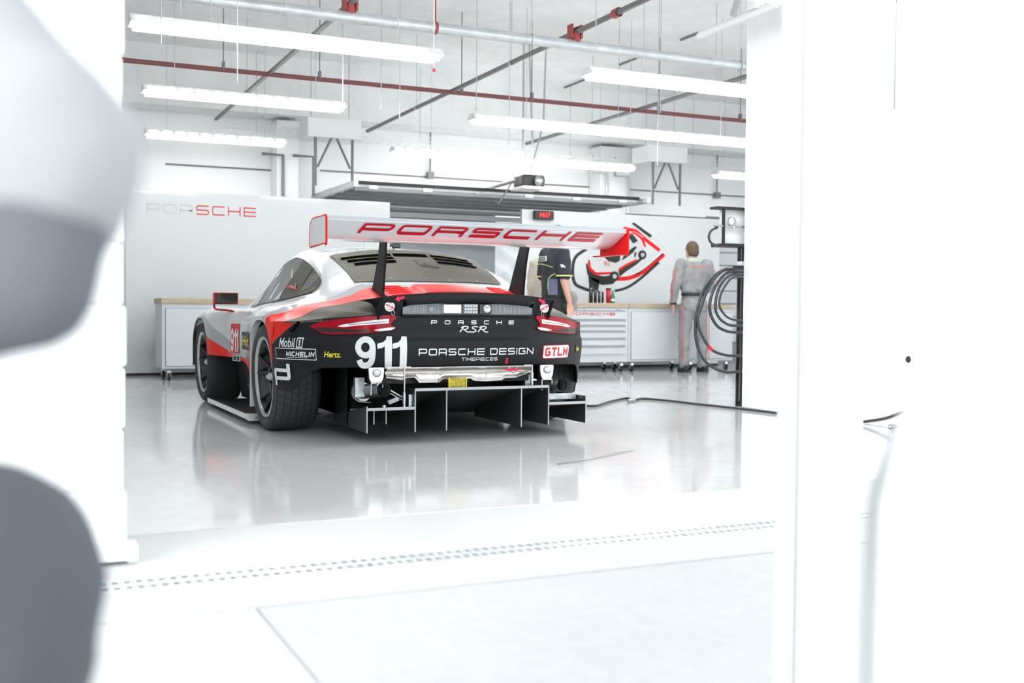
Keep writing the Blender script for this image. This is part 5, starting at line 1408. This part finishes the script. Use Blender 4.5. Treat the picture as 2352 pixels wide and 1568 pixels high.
# socket box with conduit
ob = at(2105, 825, X=5.83)
so = thing('socket_box', 'white surface socket box with round black socket on the right wall', 'socket', (5.83, ob.y, ob.z))
MB().box((-.06, -.075, -.055), (0, .05, .055)).build('box', 'outlet_white', so, bevel=.008)
MB().lathe([(-.066, 0), (-.066, .022), (-.058, .024)], 20, axis='x', c=(0, .015, 0)).build('socket', 'black', so)
MB().lathe([(-.068, .0), (-.068, .008)], 3, axis='x', c=(0, .015, 0)).build('socket_pins', 'steel', so)
MB().cyl((-.03, -.04, -.05), (-.03, -.04, -ob.z + .02), .014, n=10).cyl((-.03, -.06, .02), (-.03, -.6, .03), .012, n=8).build('conduit', 'outlet_white', so)
a = at(2057, 0, X=5.81); b = at(2056, 250, X=5.81)
tag(MB().cyl((5.815, a.y, a.z + .5), (5.815, a.y, b.z), .006, n=6).build('thin_conduit', 'cabinet_dark'), 'thin dark vertical line of cable on the white wall, top right', 'cable')
# near post of the doorway, out of focus
pp = thing('door_post', 'out-of-focus white steel door post standing close to the viewer at the right', 'post')
PYY = 1.7
a, b = at(1792, 1300, Y=PYY), at(1972, 1300, Y=PYY)
MB().box((a.x + .004, PYY, 0), (a.x + .036, PYY + .02, 3.2)).build('channel', 'wall_white', pp, bevel=.004)
MB().box((a.x + .043, PYY, 0), (b.x, PYY + .02, 3.2)).build('channel', 'wall_white', pp, bevel=.004)
MB().box((a.x + .033, PYY + .003, 0), (a.x + .05, PYY + .016, 3.2)).build('gap_seal', 'void', pp)
# draped white cloth at far right, very close
dc = MB(); rows = []
edge = [(915, 2095), (980, 2078), (1080, 2052), (1170, 2030), (1300, 2026), (1440, 2022), (1700, 2018)]
for i in range(30):
    yy = 560 + (1800 - 560) * i / 29; r = []
    xl = lerp_poly([(560, 2230), (700, 2170)] + edge, yy)
    for j in range(30):
        x = xl + j * 22; d = .95 - .012 * j + .008 * math.sin(j * .35 + i * .12)
        r.append(tuple(EYE + ray(x, yy) * d))
    rows.append(r)
dc.grid(rows); o = dc.build('cloth_drape', 'white_cloth'); s_ = o.modifiers.new('thickness', 'SOLIDIFY'); s_.thickness = .006
tag(o, 'blurred white cloth hanging very close at the right edge of the view', 'cloth')
gc = MB(); rows = []
for i in range(24):
    yy = 925 + (1800 - 925) * i / 23; xl = lerp_poly([(925, 2082), (1000, 2040), (1100, 2005), (1170, 1990), (1345, 1988), (1800, 1985)], yy); xr = lerp_poly(edge, yy) + 30
    rows.append([tuple(EYE + ray(xl + (xr - xl) * j / 8, yy) * (1.12 + .05 * math.sin(j * .4))) for j in range(9)])
gc.grid(rows); o = gc.build('cloth_strip', 'strip_grey'); s_ = o.modifiers.new('thickness', 'SOLIDIFY'); s_.thickness = .006
tag(o, 'blurred narrow pale grey cloth hanging behind the near white cloth', 'cloth')

# ---------------------------------------------------------------- people
def blob(name, parts, m, parent=None, vox=.012, smooth_it=6, bump=None):
    """one continuous surface from overlapping tapered limbs and balls: ('l', p0, p1, r0, r1) or ('b', c, (rx, ry, rz))"""
    mb = MB()
    for p in parts:
        if p[0] == 'l':
            _, a, b, r0, r1 = p; mb.tube([a, b], [r0, r1], 14); mb.ball(a, r0, 14); mb.ball(b, r1, 14)
        elif p[0] == 'e':      # elliptic limb: p0, p1, (rx, ry) at both ends
            _, a, b, e0, e1 = p; n = 18; k = 5; rows = []
            for i in range(k + 1):
                t = i / k; c = [a[j] + (b[j] - a[j]) * t for j in range(3)]; rx = e0[0] + (e1[0] - e0[0]) * t; ry = e0[1] + (e1[1] - e0[1]) * t
                rows.append([(c[0] + rx * math.cos(2 * math.pi * j / n), c[1] + ry * math.sin(2 * math.pi * j / n), c[2]) for j in range(n)])
            vs = [q for r in rows for q in r]; fs = [(i * n + j, i * n + (j + 1) % n, (i + 1) * n + (j + 1) % n, (i + 1) * n + j) for i in range(k) for j in range(n)]
            mb.add(vs, fs, 0, True); mb.add(rows[0], [tuple(range(n))[::-1]]); mb.add(rows[-1], [tuple(range(n))])
        else: mb.ball(p[1], p[2], 18)
    o = mb.build(name, m, parent)
    r = o.modifiers.new('skin', 'REMESH'); r.mode = 'VOXEL'; r.voxel_size = vox; r.use_smooth_shade = True
    s = o.modifiers.new('relax', 'SMOOTH'); s.factor = .6; s.iterations = smooth_it
    if bump:
        tx = bpy.data.textures.new(name + '_folds', 'CLOUDS'); tx.noise_scale = bump[0]
        d = o.modifiers.new('folds', 'DISPLACE'); d.texture = tx; d.strength = bump[1]; d.mid_level = .5
    return o
def hand_parts(w, d, curl=(0, 0, 0), side=1, sc=1.0):
    """relaxed hand hanging from wrist w, fingers down; d = forward (thumb side) unit vector"""
    W = Vector(w); F = Vector(d).normalized(); D = Vector((0, 0, -1)); S = F.cross(D).normalized() * side; out = []
    palm = W + D * .085 * sc
    out.append(('l', tuple(W), tuple(W + D * .03), .024 * sc, .026 * sc))
    for k in range(4):
        off = F * (.030 - .020 * k) * sc
        out.append(('l', tuple(W + D * .02 + off * .7), tuple(palm + off), .013 * sc, .012 * sc))
        L = (.075, .082, .076, .060)[k] * sc
        a = palm + off; b = a + D * L * .45 + S * .004; c = b + (D * .85 + S * .5).normalized() * L * .32; e = c + (D * .6 + S * .8).normalized() * L * .26
        out += [('l', tuple(a), tuple(b), .0095 * sc, .009 * sc), ('l', tuple(b), tuple(c), .009 * sc, .0082 * sc), ('l', tuple(c), tuple(e), .0082 * sc, .007 * sc)]
    t0 = W + D * .03 * sc + F * .02 * sc; t1 = t0 + (F * .8 + D * 1.0).normalized() * .045 * sc; t2 = t1 + (F * .2 + D).normalized() * .035 * sc
    out += [('l', tuple(t0), tuple(t1), .012 * sc, .010 * sc), ('l', tuple(t1), tuple(t2), .010 * sc, .008 * sc)]
    return out
# man in grey overalls, back to the viewer, looking down at the bench
mx, my = 8.47, 12.36
man = thing('person', 'person in grey racing overalls with red piping standing at the bench, back turned, head bowed', 'person', (mx, my, 0), (0, 0, math.radians(-6)))
h_ = 1.755
LS, RS = (-.20, 0, 1.455), (.20, 0, 1.455)
LE, LW = (-.285, -.02, 1.17), (-.275, .06, .925)
RE, RW = (.29, .06, 1.18), (.20, .24, 1.0)
body = [('e', (0, 0, .90), (0, .0, 1.2), (.15, .10), (.15, .10)), ('e', (0, 0, 1.2), (0, .01, 1.42), (.15, .10), (.18, .09)),
        ('l', (0, .01, 1.42), (0, .04, 1.55), .07, .055), ('b', (0, .075, 1.645), (.078, .098, .115)), ('b', (0, .12, 1.59), (.055, .06, .05)),
        ('b', (0, .178, 1.615), (.013, .016, .02)), ('b', (-.078, .07, 1.635), (.012, .02, .032)), ('b', (.078, .07, 1.635), (.012, .02, .032)),
        ('l', LS, LE, .045, .036), ('l', LE, LW, .036, .026), ('l', RS, RE, .045, .036), ('l', RE, RW, .036, .026),
        ('l', (-.09, 0, .9), (-.12, .01, .5), .07, .05), ('l', (-.12, .01, .5), (-.13, 0, .08), .045, .035), ('l', (.09, 0, .9), (.14, .03, .5), .07, .05), ('l', (.14, .03, .5), (.16, .02, .08), .045, .035)]
body += hand_parts((LW[0], LW[1], LW[2]), (.25, .9, 0), side=1)
body += hand_parts((RW[0], RW[1], RW[2]), (-.3, .9, 0), side=-1)
bo_ = blob('body', body, 'skin', man, .008, 3)
suit = [('e', (0, 0, .86), (0, 0, 1.02), (.178, .125), (.165, .115)), ('e', (0, 0, 1.02), (0, .0, 1.10), (.155, .11), (.185, .125)), ('e', (0, 0, 1.10), (0, .0, 1.36), (.19, .13), (.215, .125)), ('e', (0, 0, 1.36), (0, .02, 1.47), (.215, .12), (.13, .09)),
        ('b', (-.165, .01, 1.43), (.085, .085, .075)), ('b', (.165, .01, 1.43), (.085, .085, .075)), ('l', (0, .02, 1.46), (0, .035, 1.53), .085, .066),
        ('l', LS, LE, .082, .066), ('l', LE, (LW[0], LW[1], LW[2] + .03), .066, .048), ('l', RS, RE, .082, .066), ('l', RE, (RW[0], RW[1] - .02, RW[2] + .02), .066, .048),
        ('b', (-.08, -.03, .90), (.115, .12, .12)), ('b', (.08, -.03, .90), (.115, .12, .12)),
        ('l', (-.095, 0, .86), (-.125, .02, .50), .105, .082), ('l', (-.125, .02, .50), (-.135, .0, .13), .082, .066), ('l', (-.135, 0, .15), (-.135, 0, .10), .070, .066),
        ('l', (.095, 0, .86), (.145, .03, .50), .105, .082), ('l', (.145, .03, .50), (.165, .02, .13), .082, .066), ('l', (.165, .02, .15), (.165, .02, .10), .070, .066)]
so_ = blob('overalls', suit, 'overall_grey', man, .013, 5, (.09, .035))
blob('hair', [('b', (0, .055, 1.672), (.088, .104, .105)), ('b', (0, .02, 1.62), (.080, .07, .07))], 'hair_brown', man, .01, 3, (.02, .012))
MB().lathe([(1.49, .088), (1.535, .080), (1.545, .072)], 24, axis='z', c=(0, .03, 0)).build('collar', 'collar_pale', man)['label'] = 'pale green-grey collar'
MB().lathe([(1.03, .0), (1.03, 1), (1.075, 1), (1.075, 0)], 28, axis='z').build('belt', 'black', man).scale = (.176, .126, 1)
for nm_, w_, r_ in (('cuff', LW, .044), ('cuff', RW, .044)):
    MB().lathe([(-.015, r_), (.03, r_ + .003)], 18, axis='z', c=(w_[0], w_[1] - .005, w_[2])).build(nm_, 'black', man)
for sx, yy in ((-.135, .0), (.168, .02)):
    MB().prism(rnd([(-.045, -.09), (.045, -.09), (.05, .10), (.0, .17), (-.05, .10)], .03, True), lambda a, b, k: (sx + a, yy + b, .0 + k), .035).ball((sx, yy - .02, .05), (.048, .085, .055), 12).ball((sx, yy + .07, .04), (.045, .08, .04), 12).build('shoe', 'black', man)
for L_ in ([(-.283, -.055, 1.40), (-.345, -.045, 1.18), (-.325, .0, .98)], [(-.215, -.06, .9), (-.20, -.07, .5), (-.185, -.055, .16)], [(.205, -.062, .80), (.212, -.052, .5), (.222, -.045, .16)], [(.283, -.055, 1.40), (.35, -.0, 1.2)]):
    MB().tube(smooth(L_, 5), .006, 5).build('piping', 'piping_red', man)
q, W = wide_text('PORSCHE', t=.2, w=1.8, gap=.5, r=.2)
decal('lettering', q, W, (-.125, .135, 1.405, 1.432), lambda x, y: (x, -.150 + x * x * 1.2 + (y - 1.40) * .35, y), 'piping_red', man)
# man in dark polo shirt between car and bench
px_, py_ = at(1272, 720, Y=11.2).x, 11.2
m2 = thing('person', 'person in dark short-sleeved shirt with lime trim, head hidden behind the car wing', 'person', (px_, py_, 0), (0, 0, math.radians(-86)))
LS, RS = (-.19, 0, 1.47), (.19, 0, 1.47); RE, RW = (.245, -.02, 1.16), (.225, .07, .915); LE, LW = (-.245, .0, 1.16), (-.22, .08, .93)
body = [('e', (0, 0, .90), (0, 0, 1.2), (.15, .11), (.15, .11)), ('e', (0, 0, 1.2), (0, 0, 1.44), (.15, .11), (.17, .09)), ('l', (0, 0, 1.42), (0, .03, 1.57), .068, .056),
        ('b', (0, .06, 1.68), (.077, .097, .118)), ('b', (0, .10, 1.62), (.055, .06, .05)), ('b', (0, .16, 1.665), (.013, .018, .022)), ('b', (-.078, .05, 1.665), (.012, .02, .032)), ('b', (.078, .05, 1.665), (.012, .02, .032)),
        ('l', LS, LE, .05, .040), ('l', LE, LW, .042, .028), ('l', RS, RE, .05, .042), ('l', RE, RW, .043, .028),
        ('l', (-.09, 0, .9), (-.10, .01, .5), .075, .05), ('l', (-.1, .01, .5), (-.1, 0, .08), .045, .035), ('l', (.09, 0, .9), (.1, .01, .5), .075, .05), ('l', (.1, .01, .5), (.1, 0, .08), .045, .035)]
body += hand_parts(RW, (.0, 1, 0), side=-1) + hand_parts(LW, (0, 1, 0), side=1)
blob('body', body, 'skin', m2, .009, 3)
shirt = [('e', (0, 0, .97), (0, 0, 1.18), (.17, .135), (.175, .14)), ('e', (0, 0, 1.18), (0, 0, 1.40), (.18, .14), (.205, .12)), ('e', (0, 0, 1.40), (0, .01, 1.52), (.205, .115), (.09, .08)), ('b', (-.17, 0, 1.45), (.085, .085, .08)), ('b', (.17, 0, 1.45), (.085, .085, .08)),
         ('l', LS, (-.235, 0, 1.24), .082, .085), ('l', RS, (.235, -.01, 1.24), .082, .085), ('l', (0, .01, 1.5), (0, .025, 1.555), .08, .068)]
blob('polo_shirt', shirt, 'polo_dark', m2, .013, 4, (.10, .018))
tr = [('e', (0, 0, .80), (0, 0, 1.0), (.175, .13), (.165, .125)), ('b', (-.08, -.03, .88), (.10, .115, .12)), ('b', (.08, -.03, .88), (.10, .115, .12)), ('l', (-.09, 0, .84), (-.105, .01, .5), .10, .08), ('l', (-.105, .01, .5), (-.105, 0, .1), .08, .07), ('l', (.09, 0, .84), (.105, .01, .5), .10, .08), ('l', (.105, .01, .5), (.105, 0, .1), .08, .07), ('b', (.18, .05, .86), (.05, .06, .09))]
blob('trousers', tr, 'trouser_black', m2, .013, 4, (.1, .012))
blob('hair', [('b', (0, .045, 1.70), (.086, .10, .11)), ('b', (0, .0, 1.65), (.078, .06, .07))], 'hair_brown', m2, .01, 3)
for sx in (-.105, .105): MB().ball((sx, .0, .05), (.05, .09, .055), 12).ball((sx, .08, .04), (.047, .09, .04), 12).build('shoe', 'black', m2)
MB().lathe([(.985, 1), (1.02, 1)], 28, axis='z').build('belt', 'black', m2).scale = (.176, .137, 1)
MB().tube([( .235 + .088 * math.cos(a), -.01 + .088 * math.sin(a), 1.215) for a in [i * .35 for i in range(19)]], .009, 6).build('sleeve_trim', 'lime', m2)
MB().tube([(-.235 + .088 * math.cos(a), .0 + .088 * math.sin(a), 1.215) for a in [i * .35 for i in range(19)]], .009, 6).build('sleeve_trim', 'lime', m2)
MB().tube(smooth([(-.19, -.125, 1.345), (-.08, -.146, 1.355), (.05, -.148, 1.34), (.17, -.125, 1.31)], 5), .004, 5).build('shirt_piping', 'lime', m2)
MB().tube(smooth([(.19, -.10, 1.24), (.125, -.138, 1.20), (.105, -.145, 1.12), (.11, -.138, 1.0)], 5), .005, 5).build('shirt_piping', 'lime', m2)
sp_ = MB(); rows = [[(.115 + .07 * t_, -.146 + .05 * t_ + .03 * t_ * t_, z_) for t_ in (0, .33, .66, 1)] for z_ in (1.0, 1.06, 1.12, 1.18)]
sp_.grid(rows).build('side_insert', 'polo_blue', m2)
MB().box((-.10, -.152, 1.385), (.06, -.140, 1.44)).build('shirt_badge', 'decal_white', m2); MB().box((-.092, -.154, 1.392), (.052, -.150, 1.433)).build('badge_field', 'polo_dark', m2)
P_, W = wide_text('MICHELIN', t=.24, w=.95, gap=.2, r=.1, slant=.2); decal('badge_lettering', P_, W, (-.06, .045, 1.402, 1.424), lambda x, y: (x, -.156, y), 'decal_white', m2)
ct_ = MB(); ct_.add([(.262, -.085 + .0, 1.34), (.288, -.07, 1.345), (.300, -.045, 1.325), (.305, -.035, 1.30), (.295, -.06, 1.312), (.280, -.075, 1.305), (.275, -.08, 1.32)], [tuple(range(7))]).build('sleeve_mark', 'decal_white', m2)
# person in beige behind him, holding a grey cap
bx, by = at(1256, 690, Y=11.9).x, 11.9
m3 = thing('person', 'person in beige jacket almost hidden behind the person in the dark shirt', 'person', (bx + .02, by, 0), (0, 0, math.radians(-30)))
body = [('e', (0, 0, .9), (0, 0, 1.4), (.13, .09), (.15, .09)), ('l', (0, 0, 1.4), (0, .03, 1.52), .06, .052), ('b', (0, .05, 1.62), (.075, .092, .11)), ('b', (0, .145, 1.6), (.012, .015, .02)), ('l', (-.17, 0, 1.4), (-.2, 0, 1.12), .045, .04), ('l', (-.2, 0, 1.12), (-.17, .1, .93), .038, .028), ('l', (.17, 0, 1.4), (.215, 0, 1.12), .045, .04), ('l', (.215, 0, 1.12), (.235, .10, .95), .038, .028), ('l', (-.09, 0, .9), (-.1, 0, .08), .07, .04), ('l', (.09, 0, .9), (.1, 0, .08), .07, .04)]
body += hand_parts((-.17, .1, .93), (0, 1, 0)) + hand_parts((.235, .10, .95), (.6, .6, 0), side=-1)
blob('body', body, 'skin', m3, .01, 3)
blob('jacket', [('e', (0, 0, .85), (0, 0, 1.2), (.18, .135), (.185, .135)), ('e', (0, 0, 1.2), (0, 0, 1.45), (.185, .13), (.11, .085)), ('l', (-.165, 0, 1.38), (-.21, 0, 1.12), .075, .062), ('l', (-.21, 0, 1.12), (-.175, .09, .96), .06, .048), ('l', (.165, 0, 1.38), (.215, 0, 1.12), .075, .062), ('l', (.215, 0, 1.12), (.235, .085, .97), .06, .048)], 'beige_cloth', m3, .013, 4, (.08, .02))
blob('trousers', [('e', (0, 0, .78), (0, 0, .95), (.17, .13), (.16, .125)), ('l', (-.09, 0, .84), (-.1, 0, .1), .1, .07), ('l', (.09, 0, .84), (.1, 0, .1), .1, .07)], 'beige_cloth', m3, .014, 4)
blob('hair', [('b', (0, .035, 1.645), (.083, .097, .10))], 'hair_grey', m3, .012, 3)
for sx in (-.1, .1): MB().ball((sx, .04, .045), (.048, .12, .048), 12).build('shoe', 'black', m3)
cpp = at(1317, 684, Y=11.72)
cap_ = thing('cap', 'grey cap held beside the person in the dark shirt', 'cap', (cpp.x, 11.75, cpp.z))
cap_mb = MB(); cap_mb.ball((0, 0, .0), (.07, .05, .085), 16); cap_mb.build('crown', 'hair_grey', cap_)
MB().prism(rnd([(-.03, -.05), (.06, -.07), (.06, -.16), (-.01, -.15)], .02, True), lambda a, b, k: (a, -.02 + k, b), .006).build('peak', 'hair_grey', cap_)
# crouching onlooker at the left edge, out of focus
q0 = at(105, 430, Y=.80); 
def cpt(px, py, d): return tuple(EYE + ray(px, py) * d)
ox, oy = cpt(-60, 700, .95)[0], cpt(-60, 700, .95)[1]
m4 = thing('person', 'out-of-focus person crouching at the left edge in a pale short-sleeved shirt and slate trousers', 'person', (0, 0, 0))
SH = cpt(-330, -60, .98); UP_ = cpt(95, 330, .80); EL = cpt(65, 660, .76); WR = cpt(-420, 860, .72)
neck = cpt(-620, -330, 1.1); pel = cpt(-640, 1420, 1.15); kn = cpt(-75, 1360, .95)
def md(a, b, t): return tuple(a[i] + (b[i] - a[i]) * t for i in range(3))
other = lambda p, k=.42: (p[0] - k * .9, p[1] + k * .35, p[2])
SH2, EL2, WR2 = other(SH, .42), other(EL, .5), (WR[0] - .1, WR[1] + .1, WR[2])
body = [('l', SH, UP_, .055, .060), ('l', UP_, EL, .062, .048), ('l', EL, WR, .045, .028), ('l', SH2, EL2, .048, .042), ('l', EL2, WR2, .042, .028), ('l', md(SH, SH2, .5), pel, .12, .12), ('l', md(SH, SH2, .5), neck, .06, .055),
        ('b', (neck[0], neck[1], neck[2] + .13), (.078, .098, .118)), ('b', (neck[0] + .0, neck[1] + .10, neck[2] + .12), (.013, .018, .02)), ('l', pel, kn, .08, .06), ('l', kn, (kn[0] - .05, kn[1], .08), .055, .04)]
kn2 = other(kn, .3); body += [('l', pel, kn2, .08, .06), ('l', kn2, (kn2[0] - .05, kn2[1], .08), .055, .04)]
body += hand_parts(WR, (.5, .8, 0)) + hand_parts(WR2, (.5, .8, 0), side=-1)
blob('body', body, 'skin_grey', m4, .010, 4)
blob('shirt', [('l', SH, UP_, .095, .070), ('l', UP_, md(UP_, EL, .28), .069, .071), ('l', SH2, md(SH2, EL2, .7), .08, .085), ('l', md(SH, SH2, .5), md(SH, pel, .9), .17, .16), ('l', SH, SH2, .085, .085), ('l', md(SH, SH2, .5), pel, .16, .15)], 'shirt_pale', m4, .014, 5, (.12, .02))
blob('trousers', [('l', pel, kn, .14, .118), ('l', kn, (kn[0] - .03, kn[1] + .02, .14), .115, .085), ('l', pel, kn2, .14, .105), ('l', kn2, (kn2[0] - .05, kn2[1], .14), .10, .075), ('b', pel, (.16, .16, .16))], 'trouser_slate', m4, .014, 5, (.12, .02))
blob('hair', [('b', (neck[0], neck[1] - .01, neck[2] + .155), (.086, .102, .105))], 'hair_brown', m4, .012, 3)
for k_ in (kn, kn2): MB().ball((k_[0] - .05, k_[1] + .05, .05), (.05, .13, .052), 12).build('shoe', 'black', m4)
# scuff mark on the polished floor
a, b = at(1278, 1065, Z=.0), at(1456, 1034, Z=.0)
mk('scuff', (.20, .21, .22), .4)
sc_ = MB(); pts = smooth([(1278, 1065), (1320, 1060), (1375, 1051), (1400, 1043), (1456, 1034)], 5); ws = []
for i, p in enumerate(pts): ws.append(3 + 1.5 * math.sin(i * 2.2) + (4 if i > 12 and i < 18 else 0))
for q_ in band(pts, ws): sc_.add([tuple(at(x, y, Z=.0012)) for x, y in q_], [(0, 1, 2, 3)])
tag(sc_.build('floor_scuff', 'scuff'), 'dark diagonal scuff mark on the shiny floor behind the car', 'floor mark')
